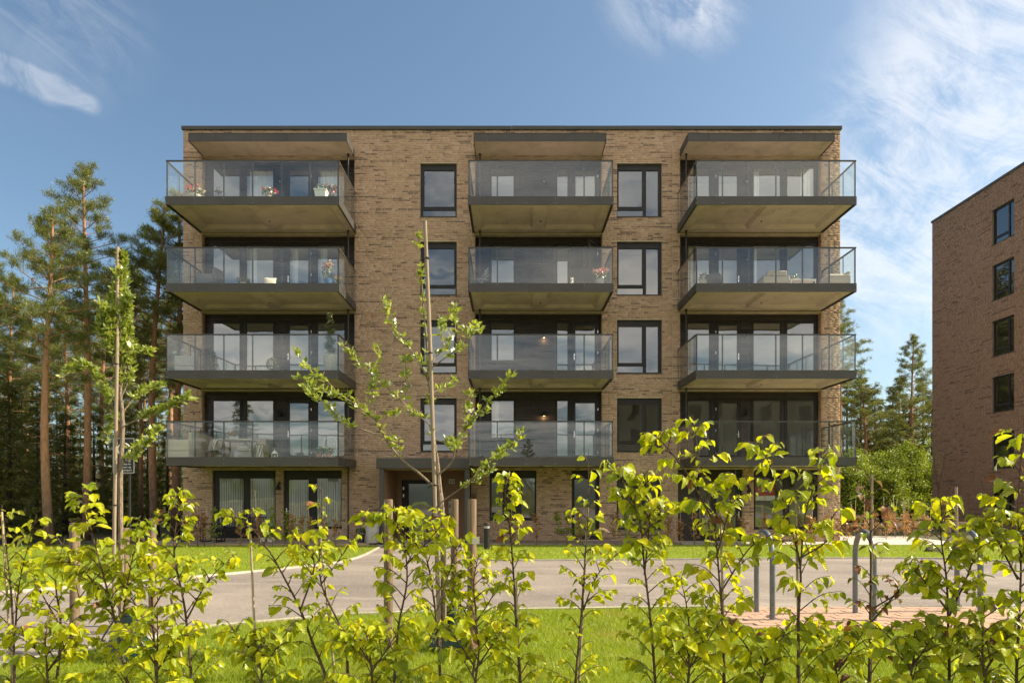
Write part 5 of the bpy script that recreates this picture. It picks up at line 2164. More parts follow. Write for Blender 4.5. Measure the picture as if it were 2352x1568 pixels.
# ---- young apple trees on stakes
def apple_tree(label, trunk, limbs, y, seed, stake, n_cl, leaf=0.040, zoom=lambda p: p, r_trunk=0.017, cl_n=5):
    rd = random.Random(seed)
    p0 = zoom(trunk[0])
    g0 = at(p0[0], p0[1], y)
    t = thing('apple_tree', label, 'tree', (g0.x, y, zg(y)))
    tk = MB()
    pts = [Vector((g0.x, y, zg(y)-0.02))]+[at(*zoom(p), y+rd.uniform(-.02, .02)) for p in trunk]
    path = smooth_path(pts, 4)
    tk.tube(path, [max(r_trunk*(1-0.9*i/(len(path)-1)), 0.0022) for i in range(len(path))], 8)
    tk.build('trunk', M['apple_bark'], t, smooth=True)
    lb = MB()
    spots = []
    for q in range(int(n_cl*0.30)):
        spots.append(path_at(path, rd.uniform(.42, 1.0)))
    for li, (pp, rad, dep) in enumerate(limbs):
        n = len(pp)
        P = [at(*zoom(p), y+dep*(i/(n-1))) for i, p in enumerate(pp)]
        lp = smooth_path(P, 3)
        lb.tube(lp, [max(rad*(1-0.8*i/(len(lp)-1)), .0016) for i in range(len(lp))], 6)
        L = sum((b_-a).length for a, b_ in zip(lp[:-1], lp[1:]))
        k = max(3, int(L*n_cl/5.0))
        for s in range(k):
            spots.append(path_at(lp, 0.25+0.75*(s+rd.random())/k))
        spots.append(path_at(lp, 0.999))
    lb.build('limbs', M['apple_bark'], t, smooth=True)
    n = 0
    extra_p, extra_d = [], []
    for p, d in spots:
        c = p+Vector((rd.gauss(0, .012), rd.gauss(0, .012), rd.gauss(0, .012)))
        a0 = rd.uniform(0, 6.28)
        for k in range(rd.randint(cl_n-2, cl_n+2)):
            a = a0+k*2.399
            dd = Vector((math.cos(a), math.sin(a), rd.uniform(-.15, .9)))+d*0.4
            if n < 290:
                put_leaf(t, c, dd, rd, leaf, ALEAF, -0.05)
                n += 1
            else:
                extra_p.append(tuple(c))
                extra_d.append(tuple(dd))
    if extra_p:
        rng = np.random.default_rng(seed)
        V, F = blades(np.array(extra_p), 1, leaf*1.1, leaf*0.27, rng, out=np.array(extra_d), spread=0.006)
        w0 = WL[t.name]
        V = V-np.array([w0.x, w0.y, w0.z])
        o = np_mesh('foliage', V, F, M['aleaf_mass'], t)
        o['kind'] = 'stuff'
    return t


def z7(p):
    return ((700+p[0]/2.2394)/1.0884, (540+p[1]/2.2394)/1.0884)


apple_tree('young apple tree with open spreading limbs staked before the entrance',
           [(915, 1960), (906, 1640), (896, 1540), (880, 1380), (860, 1250), (852, 1100), (838, 950), (828, 800), (815, 640), (800, 480), (790, 300), (778, 120)],
           [([(880, 1530), (780, 1440), (690, 1370), (620, 1290), (560, 1190), (535, 1140), (470, 1090), (400, 1040), (330, 1000), (270, 985), (180, 955), (100, 900)], .011, -.35),
            ([(535, 1140), (528, 1060), (505, 1000), (520, 930), (540, 850), (552, 740)], .005, .15),
            ([(575, 1235), (450, 1190), (380, 1170), (310, 1110), (265, 1060), (200, 1010), (130, 950)], .006, .2),
            ([(330, 1000), (270, 930), (200, 890), (130, 820), (95, 770)], .004, .1),
            ([(720, 1095), (690, 1040), (600, 960), (530, 890), (430, 810), (350, 735)], .006, .3),
            ([(850, 1180), (780, 1120), (720, 1095), (610, 1110)], .006, .25),
            ([(832, 930), (800, 860), (740, 760), (650, 660), (600, 560), (578, 480)], .006, -.3),
            ([(740, 760), (705, 800), (705, 900), (700, 1010)], .004, -.1),
            ([(895, 1440), (960, 1380), (985, 1290), (1040, 1190), (1090, 1130), (1160, 1050), (1230, 970), (1282, 905)], .009, -.25),
            ([(1040, 1190), (1060, 1100), (1070, 990)], .004, .1),
            ([(905, 1600), (960, 1560), (1060, 1490), (1150, 1400), (1240, 1330), (1300, 1280), (1362, 1210)], .007, -.45),
            ([(1060, 1490), (1120, 1480), (1190, 1410), (1240, 1330)], .005, -.2),
            ([(846, 990), (920, 960), (975, 918)], .004, .2),
            ([(842, 830), (880, 780), (920, 740), (985, 655), (1060, 640), (1110, 600)], .006, .25),
            ([(920, 740), (905, 640), (915, 580)], .004, .3),
            ([(846, 850), (930, 790), (1000, 740), (1080, 665), (1115, 640)], .005, -.2),
            ([(985, 655), (978, 580), (970, 520)], .003, .2),
            ([(862, 1250), (950, 1275), (985, 1290)], .004, -.3),
            ([(690, 1370), (660, 1330), (670, 1250)], .003, .1)],
           5.05, 31, None, 150, 0.043, z7, 0.024)


def z6(p):
    return ((p[0]/2.178)/1.0884, (380+p[1]/2.178)/1.0884)


apple_tree('slender young apple tree with dense upright crown staked at the left',
           [(660, 2300), (655, 1800), (668, 1500), (655, 1300), (640, 1150), (640, 950), (645, 800), (655, 700), (668, 600), (660, 560)],
           [([(655, 1300), (690, 1150), (700, 1000), (690, 880), (660, 760)], .006, .2),
            ([(645, 1250), (610, 1120), (590, 1000), (575, 900), (560, 830)], .006, -.2),
            ([(665, 1420), (740, 1330), (800, 1290), (880, 1270)], .006, .25),
            ([(660, 1500), (760, 1450), (850, 1410), (950, 1370), (1030, 1330)], .007, -.2),
            ([(640, 1200), (560, 1260), (500, 1180), (440, 1150), (350, 1210)], .006, -.25),
            ([(645, 1100), (720, 1080), (790, 1090), (830, 1095)], .005, .2),
            ([(660, 1560), (720, 1620), (800, 1560), (860, 1500)], .006, .2),
            ([(640, 900), (600, 860), (560, 900)], .004, .15),
            ([(642, 860), (690, 830), (700, 790)], .004, -.15),
            ([(655, 1380), (600, 1330), (545, 1270)], .004, .3),
            ([(664, 1480), (620, 1440), (570, 1560)], .004, .2),
            ([(650, 1250), (665, 1120), (680, 1010), (672, 900)], .005, .12),
            ([(645, 1200), (620, 1080), (605, 960), (625, 850)], .005, -.12),
            ([(642, 1050), (668, 940), (690, 840), (676, 760)], .005, -.10),
            ([(642, 1000), (615, 900), (600, 820), (628, 740)], .005, .10),
            ([(640, 900), (655, 800), (676, 700), (668, 600)], .004, .05),
            ([(655, 1350), (700, 1240), (715, 1130), (700, 1030)], .005, .15),
            ([(640, 1150), (575, 1060), (545, 960), (575, 880)], .005, -.15),
            ([(640, 860), (632, 780), (642, 690), (655, 640)], .004, -.06),
            ([(664, 1700), (740, 1640), (830, 1560)], .005, -.1)],
           6.0, 37, None, 350, 0.047, z6, 0.024, 6)

# stakes and round posts that hold them
def stake(label, p_top, p_bot, y, r=0.019, straps=()):
    a_ = at(*p_top, y)
    b_ = at(*p_bot, y)
    d = (b_-a_).normalized()
    low = a_+d*((a_.z-zg(y)+0.05)/max(.2, -d.z))
    t = thing('wooden_stake', label, 'stake', (low.x, y, zg(y)))
    m = MB()
    m.tube([a_, a_.lerp(low, .3)+Vector((.006, 0, 0)), a_.lerp(low, .7), low], [r*.92, r, r*1.02, r*1.05], 9)
    m.build('pole', M['stake'], t, smooth=True)
    for q in straps:
        c = a_.lerp(low, q)
        s = MB()
        s.tube([c+Vector((math.cos(k*.628)*(r+.004)+(.012 if 2 < k < 8 else 0), math.sin(k*.628)*(r+.004), .004*math.sin(k))) for k in range(11)], .005, 5)
        s.tube([c+Vector((-r, -r, 0)), c+Vector((-.045, -r, -.02))], .004, 4)
        s.build('strap', M['strap'], t)
    return t


stake('tall pale stake tied to the open apple tree before the entrance', (976, 508), (998, 1130), 5.00, 0.0150, (0.085, 0.30, 0.60))
stake('tall grey stake tied to the slender apple tree at the left', (270, 567), (263, 1180), 5.95, 0.0150, (0.30, 0.66))
stake('thin grey pole rising behind the rightmost rack', (2196, 1118), (2196, 1400), 7.7, 0.016)


def post(label, px, py, y, r=0.034, lean=0.0):
    a_ = at(px, py, y)
    t = thing('round_post', label, 'post', (a_.x, y, zg(y)), 0, 'round timber posts round the apple trees')
    m = MB()
    m.tube([Vector((a_.x+lean, y, zg(y)-.05)), Vector((a_.x+lean*.5, y, (zg(y)+a_.z)/2)), Vector((a_.x, y, a_.z-.008)), Vector((a_.x, y, a_.z))], [r*1.02, r, r, r*.90], 14)
    m.build('shaft', M['post'], t, smooth=True)
    return t


post('round timber post left of the tall stake, by the entrance', 892, 1146, 5.15)
post('round timber post nearer the tall stake, left one of the close pair', 1044, 1146, 5.35, 0.031)
p_tag = post('round timber post with a pale tag, right one of the close pair', 1084, 1146, 5.0)
m = MB()
c0 = at(1091, 1240, 4.96)
m.box(c0.x-.032, c0.x+.032, c0.y-.002, c0.y+.002, c0.z-.026, c0.z+.026)
m.build('tag', M['cream'], p_tag)
post('round timber post at the left end of the hedge', 172, 1200, 5.3, 0.036)
post('round timber post below the slender apple tree', 288, 1212, 6.3, 0.034)
post('round timber post right of the slender apple tree', 350, 1190, 5.9, 0.031)


def water_bag(label, px, y, h, seed):
    rd = random.Random(seed)
    x = px_at(px, y)
    t = thing('water_bag', label, 'watering bag', (x, y, zg(y)))
    n, mm = 18, 9
    vs, fs = [], []
    for j in range(mm+1):
        q = j/mm
        rr_ = (0.15-0.09*q**1.3)*(1+0.08*math.sin(q*7))
        for k in range(n):
            a = 2*math.pi*k/n
            rj = rr_*(1+0.16*math.sin(a*3+q*3+seed)+rd.uniform(-.05, .05))
            vs.append((x+rj*math.cos(a), y+rj*math.sin(a), zg(y)+h*q+rd.uniform(-.012, .012)))
    for j in range(mm):
        for k in range(n):
            k2 = (k+1) % n
            fs.append((j*n+k, j*n+k2, (j+1)*n+k2, (j+1)*n+k))
    m = MB()
    m.add(vs, fs)
    m.build('bag', M['bag'], t, smooth=True)
    s = MB()
    s.tube([(x+.07*math.cos(k*.7), y+.07*math.sin(k*.7), zg(y)+h*0.98) for k in range(10)], .007, 5)
    s.tube([(x-.16, y-.14, zg(y)+h*.3), (x-.11, y-.12, zg(y)+h*.62), (x-.05, y-.08, zg(y)+h*.97)], .006, 5)
    s.build('strap', M['strap'], t)
    return t


water_bag('dark green watering bag round the foot of the open apple tree', 1040, 5.12, 0.34, 3)
water_bag('dark green watering bag round the foot of the slender apple tree', 300, 4.75, 0.34, 8)

# ---- row of whips along the facade
def whip_mesh(seed, h, brown):
    rd = random.Random(seed)
    rng = np.random.default_rng(seed)
    m = MB()
    path = [Vector((rd.gauss(0, .012)*i, rd.gauss(0, .012)*i, h*i/6)) for i in range(7)]
    m.tube(path, [.008*(1-.75*i/6) for i in range(7)], 5)
    cp = []
    for b in range(22):
        q = rd.uniform(.16, 1)
        p, d = path_at(path, q)
        a = rd.uniform(0, 6.28)
        ln = rd.uniform(.08, .26)*(1.15-.7*q)
        tip = p+Vector((math.cos(a)*ln, math.sin(a)*ln, ln*.8))
        m.tube([p, tip], [.0035, .0015], 3, cap=False)
        for k in range(5):
            cp.append(tuple(p.lerp(tip, rd.uniform(.35, 1.05))))
    V, F = blades(np.array(cp), 3, .065, .017, rng, up=-.3, spread=.02)
    s = mesh_only('whip_stem', m, M['twig'], True)
    o = np_mesh('foliage', V, F, M['brown_leaf'] if brown else M['birch'])
    me = o.data
    bpy.data.objects.remove(o)
    return s, me


WB = [whip_mesh(s, h, True) for s, h in ((1, 1.0), (2, 1.15), (3, .9))]
WG = [whip_mesh(s, h, False) for s, h in ((4, 1.05), (5, 1.2))]
cb = MB()
cb.tube([(0, 0, -.03), (.004, 0, .75), (0, 0, 1.5)], [.009, .0085, .008], 6)
cane_me = mesh_only('support_cane', cb, M['cane'], True)
rw = random.Random(77)
n_row = {True: 0, False: 0}
ORD = ('first second third fourth fifth sixth seventh eighth ninth tenth eleventh twelfth thirteenth fourteenth fifteenth sixteenth '
       'seventeenth eighteenth nineteenth twentieth twenty-first').split()
BL = 'low brown-leaved hedge whip tied to a cane along the facade'
GLb = 'low green-leaved hedge whip along the facade'
for px, g in [(432, 0), (452, 0), (468, 0), (497, 1), (553, 0), (598, 0), (628, 1), (650, 1), (672, 0), (692, 0), (716, 0), (745, 0), (766, 0), (1180, 0), (1232, 0), (1281, 1), (1306, 1),
              (1330, 0), (1415, 0), (1436, 1), (1482, 0), (1506, 1), (1534, 0), (1562, 0), (1592, 0), (1630, 0), (1672, 0), (1702, 0), (1752, 0), (1862, 0), (1895, 0), (1925, 0), (1950, 0)]:
    y = 23.40 if px < 900 else 24.24
    left_row = px < 900
    n_row[left_row] += 1
    lb = ('%s hedge whip %s, %s from the left %s' % ('green-leaved' if g else 'brown-leaved', 'without cane' if g else 'on a cane', ORD[n_row[left_row]-1],
                                                      'before the left deck' if left_row else 'before the middle and right bays'))
    t = thing('hedge_whip', lb, 'shrub', (px_at(px, y)+rw.uniform(-.05, .05), y+rw.uniform(-.05, .05), zg(y)), rw.uniform(0, 6.28), 'hedge whips along the facade')
    s_, f_ = (WG if g else WB)[rw.randrange(2)]
    inst('stem', s_, t)
    inst('foliage', f_, t)
    if not g:
        inst('support_cane', cane_me, t, (.02, .01, 0), (rw.gauss(0, .04), rw.gauss(0, .04), 0), (1, 1, rw.uniform(.85, 1.15)))
    k = rw.uniform(.85, 1.15)
    t.scale = (k*1.1, k*1.1, k)
for i in range(18):
    px = rw.uniform(1958, 2150)
    y = rw.uniform(26.5, 30)
    t = thing('hedge_whip', 'brown-leaved hedge whip on a cane by the log rail at the right', 'shrub', (px_at(px, y), y, 0), rw.uniform(0, 6.28), 'hedge whips by the log rail')
    s_, f_ = WB[rw.randrange(3)]
    inst('stem', s_, t)
    inst('foliage', f_, t)
    inst('support_cane', cane_me, t, (.02, .01, 0), (rw.gauss(0, .04), rw.gauss(0, .04), 0), (1, 1, rw.uniform(.9, 1.25)))
    t.scale = (0.95, 0.95, 0.95)
# bare sapling before the neighbouring block
t = thing('sapling', 'thin bare sapling before the neighbouring brick block', 'tree', (px_at(2155, 33), 33, 0))
m = MB()
m.tube([(0, 0, 0), (.03, 0, 1.4), (0, 0, 2.2)], [.03, .024, .018], 6)
for a, q in ((.4, 1.9), (1.5, 2.0), (2.6, 2.1), (3.7, 2.2), (5.0, 2.2)):
    m.tube([(0, 0, q), (.3*math.cos(a), .3*math.sin(a), q+.9), (.42*math.cos(a), .42*math.sin(a), q+2.0)], [.012, .008, .003], 4)
m.build('trunk', M['dark_bark'], t, smooth=True, world=False)
rngz = np.random.default_rng(3)
cpz = np.array([[.38*math.cos(a)*q, .38*math.sin(a)*q, 2.1+1.9*q] for a in (.4, 1.5, 2.6, 3.7, 5.0) for q in np.linspace(.4, 1, 14)])
V, F = blades(cpz, 2, .06, .012, rngz, spread=.05)
o = np_mesh('foliage', V, F, M['birch'], t)

LEAF_MAX = max(LEAF_COUNT.values())

# ================================================================== street furniture
def rack(label, x0, y0, x1, y1, h=0.885):
    t = thing('bicycle_rack', label, 'bicycle rack', ((x0+x1)/2, (y0+y1)/2, zg((y0+y1)/2)), 0, 'hoop racks on the clay paving')
    r = 0.026
    a, c = Vector((x0, y0, zg(y0))), Vector((x1, y1, zg(y1)))
    mid = (a+c)/2
    half = (c-a).length/2
    u = (c-a).normalized()
    top = mid.z+h-r
    pts = [a+Vector((0, 0, -.05)), a+Vector((0, 0, .25))]
    rad = min(half, 0.24)
    for k in range(13):
        an = math.pi*k/12
        cx = mid+u*(-(half-rad)*math.cos(an)/max(abs(math.cos(an)), 1e-6) if abs(math.cos(an)) > 1e-3 else 0)
        p = cx-u*rad*math.cos(an)
        pts.append(Vector((p.x, p.y, top-rad+rad*math.sin(an))))
    pts += [c+Vector((0, 0, .25)), c+Vector((0, 0, -.05))]
    m = MB()
    m.tube(pts, r, 14)
    m.build('hoop', M['steel'], t, smooth=True)
    for p in (a, c):
        q = MB()
        q.lathe([(.055, .018), (.052, .026), (.028, .027)], 16, p.x, p.y, p.z)
        q.build('foot_plate', M['steel'], t, smooth=True)


rack('steel hoop bicycle rack nearest the middle of the photo', 2.48, 6.50, 2.515, 7.02)
rack('steel hoop bicycle rack in the middle of the row', 3.425, 6.46, 3.50, 6.96)
rack('steel hoop bicycle rack half hidden by leaves at the right end', 4.53, 6.60, 4.63, 7.10)

t = thing('bollard_light', 'black cylindrical bollard light on the lawn beside the path', 'bollard', (px_at(1118, 21), 21, zg(21)))
m = MB()
m.lathe([(.105, 0), (.105, .02), (.092, .022), (.092, .66)], 20)
m.build('shaft', M['frame'], t, smooth=True, world=False)
m = MB()
m.lathe([(.084, .661), (.084, .74)], 20)
m.build('lens', M['grey_cloth'], t, smooth=True, world=False)
m = MB()
m.lathe([(.094, .741), (.094, .80), (.085, .815), (.0, .816)], 20)
m.build('cap', M['frame'], t, smooth=True, world=False)


def bench(label, x0, x1, y, z, rz=0.0):
    w_ = x1-x0
    t = thing('slatted_bench', label, 'bench', (x0, y, z), rz)
    sl = MB()
    prof = [(0.0, .42), (.10, .40), (.20, .395), (.30, .40), (.38, .43), (.44, .50), (.48, .58), (.51, .68), (.53, .78), (.52, .86)]
    n = int(w_/.085)
    for i in range(n):
        xx = .04+i*(w_-.08)/max(1, n-1)
        s = MB()
        for (a, b_), (c, d_) in zip(prof[:-1], prof[1:]):
            s.bar((xx, a, b_), (xx, c, d_), .042, .008, up=(0, -.3, 1))
        s.build('slat', M['black'], t, world=False)
    for xx in (.0, w_):
        f = MB()
        f.bar((xx, .02, 0), (xx, .02, .64), .035, .035, up=(1, 0, 0))
        f.bar((xx, .50, 0), (xx, .50, .62), .035, .035, up=(1, 0, 0))
        f.bar((xx, .0, .64), (xx, .52, .64), .045, .03)
        f.bar((xx, .02, .02), (xx, .50, .02), .035, .03)
        f.build('side_frame', M['black'], t, world=False)
    r_ = MB()
    for (a, b_) in ((0.0, .405), (.42, .46), (.525, .85)):
        r_.bar((0, a, b_), (w_, a, b_), .03, .03)
    r_.build('rail', M['black'], t, world=False)
    return t


bench('black slatted bench below the left ground floor window', px_at(500, 24.9), px_at(604, 24.9), 24.75, .12)
bench('black slatted armchair at the corner end of the deck', px_at(424, 24.6), px_at(466, 24.6), 24.35, .12, 0.12)
bench('black slatted armchair close to the long bench', px_at(474, 24.5), px_at(508, 24.5), 24.2, .12, -0.2)


def pot(name, label, cat, x, y, z, prof, mat, plant=None, group=None):
    t = thing(name, label, cat, (x, y, z), random.uniform(0, 6.28), group)
    m = MB()
    m.lathe(prof, 18)
    m.build('pot', M[mat], t, smooth=True, world=False)
    return t


def foliage(t, c, r, n, mat, length=.05, width=.016, squash=1.0, seed=1, name='foliage', up=.3, shell=.5):
    rng = np.random.default_rng(seed)
    d = rng.normal(0, 1, (n, 3))
    d /= np.linalg.norm(d, axis=1)[:, None]
    rr_ = r*(shell+(1-shell)*rng.random(n))[:, None]
    P = d*rr_*np.array([1, 1, squash])+np.array(c)
    V, F = blades(P, 1, length, width, rng, out=d*0.7, up=up, spread=.01)
    return np_mesh(name, V, F, M[mat], t)


def stems(t, base, tips, mat='twig', r=.006):
    m = MB()
    for p in tips:
        m.tube([base, ((base[0]+p[0])/2, (base[1]+p[1])/2, (base[2]+p[2])/2+.02), p], [r, r*.8, r*.5], 4, cap=False)
    m.build('stem', M[mat], t, world=False)


PR = {'bowl': [(.10, 0), (.17, .06), (.20, .14), (.19, .15), (.16, .14)],
      'tub': [(.10, 0), (.13, .13), (.15, .24), (.14, .25), (.12, .23)],
      'small': [(.07, 0), (.085, .08), (.10, .15), (.095, .155), (.08, .14)],
      'vase': [(.15, 0), (.18, .08), (.225, .35), (.235, .56), (.225, .64), (.21, .645), (.19, .60)]}
YB = 23.42


def fl(L):
    return ftop(L)-.05


def zx1(z):     # left-hand enlargements
    return (380+z/3.459)/1.0884


def zx2(z):
    return (1000+z/3.459)/1.0884


def zx3(z):
    return (1500+z/3.459)/1.0884


def flower_pot(label, px, L, kind, mat, blooms, h, n=60, spread=.18, green='plant', y=YB, seed=1, size=1.0):
    t = pot('flower_pot', label, 'flower pot', px_at(px, y), y, fl(L), [(a*size, b_*size) for a, b_ in PR[kind]], mat, group='pots on the balconies')
    zt_ = PR[kind][-3][1]*size
    foliage(t, (0, 0, zt_+h*.4), spread, n*3, green, .075, .022, h/spread*.5, seed)
    stems(t, (0, 0, zt_-.05), [(random.uniform(-.6, .6)*spread, random.uniform(-.6, .6)*spread, zt_+h*.7) for _ in range(6)], 'twig', .005)
    rd = random.Random(seed)
    for bi, (bm, bn) in enumerate(blooms):
        cs = [(rd.uniform(-.9, .9)*spread, rd.uniform(-.9, .9)*spread-.03, zt_+h*rd.uniform(.55, 1.0)) for _ in range(bn)]
        rng = np.random.default_rng(seed+bi)
        P = np.repeat(np.array(cs), 16, 0)+rng.normal(0, .028, (16*bn, 3))
        V, F = blades(P, 1, .045, .02, rng, up=.2, spread=.01)
        np_mesh('blossom', V, F, M[bm], t)
    return t


flower_pot('pale bowl of red and white flowers at the left end of the top left balcony', zx1(370), 4, 'bowl', 'cream', [('red_petal', 9), ('white_petal', 6)], .30, spread=.25, seed=3, size=1.15)
flower_pot('low pot of pink-red flowers in the middle of the top left balcony', zx1(1010), 4, 'small', 'cream', [('red_petal', 7), ('white_petal', 3)], .30, spread=.20, seed=4)
t = thing('lantern', 'black iron lantern stand on the top left balcony', 'lantern', (px_at(zx1(572), YB), YB, fl(4)))
m = MB()
m.lathe([(.10, 0), (.10, .015), (.012, .02), (.012, .34)], 10)
m.lathe([(.17, .30), (.02, .36), (.0, .37)], 4)
m.tube([(.06*math.cos(k*.7), 0, .40+.06*math.sin(k*.7)) for k in range(9)], .008, 5)
for a in range(4):
    m.tube([(.10*math.cos(a*1.57), .10*math.sin(a*1.57), 0), (.10*math.cos(a*1.57), .10*math.sin(a*1.57), .31)], .007, 4)
m.build('frame', M['black'], t, world=False)
t = pot('jar', 'small dark glass jar on the top left balcony', 'jar', px_at(zx1(1275), YB), YB, fl(4), [(.06, 0), (.075, .05), (.065, .14), (.05, .15), (.045, .14)], 'dark_pot')
t = pot('saucer', 'small pale dish beside the jar on the top left balcony', 'dish', px_at(zx1(1195), YB), YB, fl(4), [(.04, 0), (.09, .05), (.085, .055), (.05, .03)], 'cream')


def box_planter(label, px, L, w_, h, mat, plant_h, seed, blooms=(), n=160, y=YB):
    t = thing('planter_box', label, 'planter', (px_at(px, y), y, fl(L)), 0, 'pots on the balconies')
    m = MB()
    a, c = w_*.40, w_*.5
    m.add([(-a, -a, 0), (a, -a, 0), (a, a, 0), (-a, a, 0), (-c, -c, h), (c, -c, h), (c, c, h), (-c, c, h)],
          [(0, 3, 2, 1), (0, 1, 5, 4), (1, 2, 6, 5), (2, 3, 7, 6), (3, 0, 4, 7), (4, 5, 6, 7)])
    m.build('tub', M[mat], t, world=False)
    r = MB()
    for s_ in rects_minus(-c-.015, c+.015, -c-.015, c+.015, [(-c+.02, c-.02, -c+.02, c-.02)]):
        r.box(s_[0], s_[1], s_[2], s_[3], h-.03, h+.012)
    r.build('rim', M[mat], t, world=False)
    foliage(t, (0, 0, h+plant_h*.45), w_*.5, n, 'plant', .08, .024, plant_h/w_, seed)
    rng = np.random.default_rng(seed)
    for bm, bn in blooms:
        P = np.repeat(rng.uniform(-.5, .5, (bn, 3))*np.array([w_*1.0, w_*1.0, plant_h*.8])+np.array([0, 0, h+plant_h*.55]), 14, 0)+rng.normal(0, .025, (14*bn, 3))
        V, F = blades(P, 1, .045, .02, rng, spread=.01)
        np_mesh('blossom', V, F, M[bm], t)
    return t


box_planter('tall white square planter with a leafy plant, top left balcony', zx1(1465), 4, .40, .32, 'white', .20, 5)
box_planter('lower white square planter with red blooms at the right end of the top left balcony', zx1(1560), 4, .36, .20, 'white', .52, 6, [('red_petal', 8)], 200, YB+.35)


def armchair(label, x, y, z, rz, w_=.68, h=.72, mat='grey_weave', cush='grey_cloth', d=.66, legs=False, name='armchair', cat='armchair'):
    t = thing(name, label, cat, (x, y, z), rz)
    lift = .14 if legs else .0
    m = MB()
    m.box(-w_/2, w_/2, -d/2, d/2, lift+.04, lift+.26)
    m.build('base', M[mat], t, world=False, bevel=.02)
    for s_ in (-1, 1):
        m = MB()
        m.box(min(s_*w_/2, s_*(w_/2-.11)), max(s_*w_/2, s_*(w_/2-.11)), -d/2, d/2, lift+.261, h*.72)
        m.build('arm', M[mat], t, world=False, bevel=.03)
    m = MB()
    m.add([(-w_/2+.11, d/2-.16, lift+.262), (w_/2-.11, d/2-.16, lift+.262), (w_/2-.11, d/2, lift+.262), (-w_/2+.11, d/2, lift+.262),
           (-w_/2+.11, d/2-.06, h), (w_/2-.11, d/2-.06, h), (w_/2-.11, d/2+.06, h), (-w_/2+.11, d/2+.06, h)],
          [(0, 3, 2, 1), (4, 5, 6, 7), (0, 1, 5, 4), (1, 2, 6, 5), (2, 3, 7, 6), (3, 0, 4, 7)])
    m.build('backrest', M[mat], t, world=False, bevel=.03)
    m = MB()
    m.box(-w_/2+.115, w_/2-.115, -d/2, d/2-.17, lift+.262, lift+.38)
    m.build('seat_cushion', M[cush], t, world=False, bevel=.035)
    for sx in (-1, 1):
        for sy in (-1, 1):
            m = MB()
            m.box(sx*(w_/2-.06)-.02, sx*(w_/2-.06)+.02, sy*(d/2-.06)-.02, sy*(d/2-.06)+.02, 0, lift+.039)
            m.build('leg', M['black'] if not legs else M['white'], t, world=False)
    return t


def pillow(label, x, y, z, rz, s, mat, tilt=70, cat='cushion'):
    vs, fs = [], []
    n = 8
    for sgn in (1, -1):
        for i in range(n+1):
            for j in range(n+1):
                u, v = i/n*2-1, j/n*2-1
                th = .075*(1-u**4)*(1-v**4)*sgn
                k = 1-.06*(1-abs(u*v))
                vs.append((u*s/2*(1-.07*(1-v*v)), v*s/2*(1-.07*(1-u*u)), th))
    for q in range(2):
        o_ = q*(n+1)**2
        for i in range(n):
            for j in range(n):
                a = o_+i*(n+1)+j
                fs.append((a, a+1, a+n+2, a+n+1))
    m = MB()
    m.add(vs, fs)
    o = m.build('cushion', M[mat], None, smooth=True)
    o.location = (x, y, z+s*.46)
    o.rotation_euler = (R(tilt), 0, rz)
    tag(o, label, cat, 'cushions on the balconies')
    return o


# third floor, left balcony
yb = 24.3
armchair('dark lounge chair at the left end of the third-floor balcony', px_at(zx1(500), yb), yb, fl(3), R(-100), .72, .86)
flower_pot('black pot of low grey-green plants on the third-floor left balcony', zx1(790), 3, 'small', 'cream', [], .14, 70, .20, 'topiary', seed=7)
pillow('pale patterned cushion leaning on the third-floor left balcony', px_at(zx1(1020), 23.6), 23.6, fl(3)-.01, R(12), .42, 'beige', 74)
t = flower_pot('tall blue pot of red and white flowers on the third-floor left balcony', zx1(1520), 3, 'tub', 'blue_pot', [('red_petal', 9), ('white_petal', 6)], .62, 70, .16, seed=9)
flower_pot('small pot of yellow-green plants beside the tall blue flower pot', zx1(1600), 3, 'small', 'cream', [('orange_petal', 3)], .36, 40, .12, y=YB+.5, seed=10)
# second floor, left balcony
armchair('grey covered chair at the left end of the second-floor balcony', px_at(zx1(300), 23.9), 23.9, fl(2), R(-80), .6, .86, 'grey_cloth', 'beige')
t = pot('conifer_pot', 'small dark potted conifer on the second-floor left balcony', 'potted plant', px_at(zx1(520), YB), YB, fl(2), PR['small'], 'dark_pot')
for i in range(6):
    foliage(t, (0, 0, .18+i*.10), .22-.032*i, 170, 'spruce', .07, .014, .45, 20+i, shell=.2)
stems(t, (0, 0, .1), [(0, 0, .82)], 'twig', .012)
t = pot('ball_topiary', 'clipped round box ball on the second-floor left balcony', 'potted plant', px_at(zx1(1050), YB+.1), YB+.1, fl(2), PR['small'], 'dark_pot')
foliage(t, (0, 0, .30), .23, 1600, 'topiary', .03, .011, 1.0, 31, shell=.86)
t = pot('spiral_topiary', 'spiral clipped conifer in a tall tapered stone pot on the second-floor left balcony', 'potted plant', px_at(zx1(1540), 23.6), 23.6, fl(2), PR['vase'], 'stone_pot')
rng_ = np.random.default_rng(4)
q_ = rng_.random(4200)
a_ = q_*2*np.pi*4.2
rad_ = (.21-.15*q_)
hc = np.stack([np.cos(a_)*rad_*.55, np.sin(a_)*rad_*.55, .70+q_*1.36], 1)+rng_.normal(0, 1, (4200, 3))*(.065-.035*q_)[:, None]
V, F = blades(hc, 1, .045, .013, rng_, spread=.01)
np_mesh('foliage', V, F, M['topiary'], t)
stems(t, (0, 0, .5), [(0, 0, 2.0)], 'twig', .016)
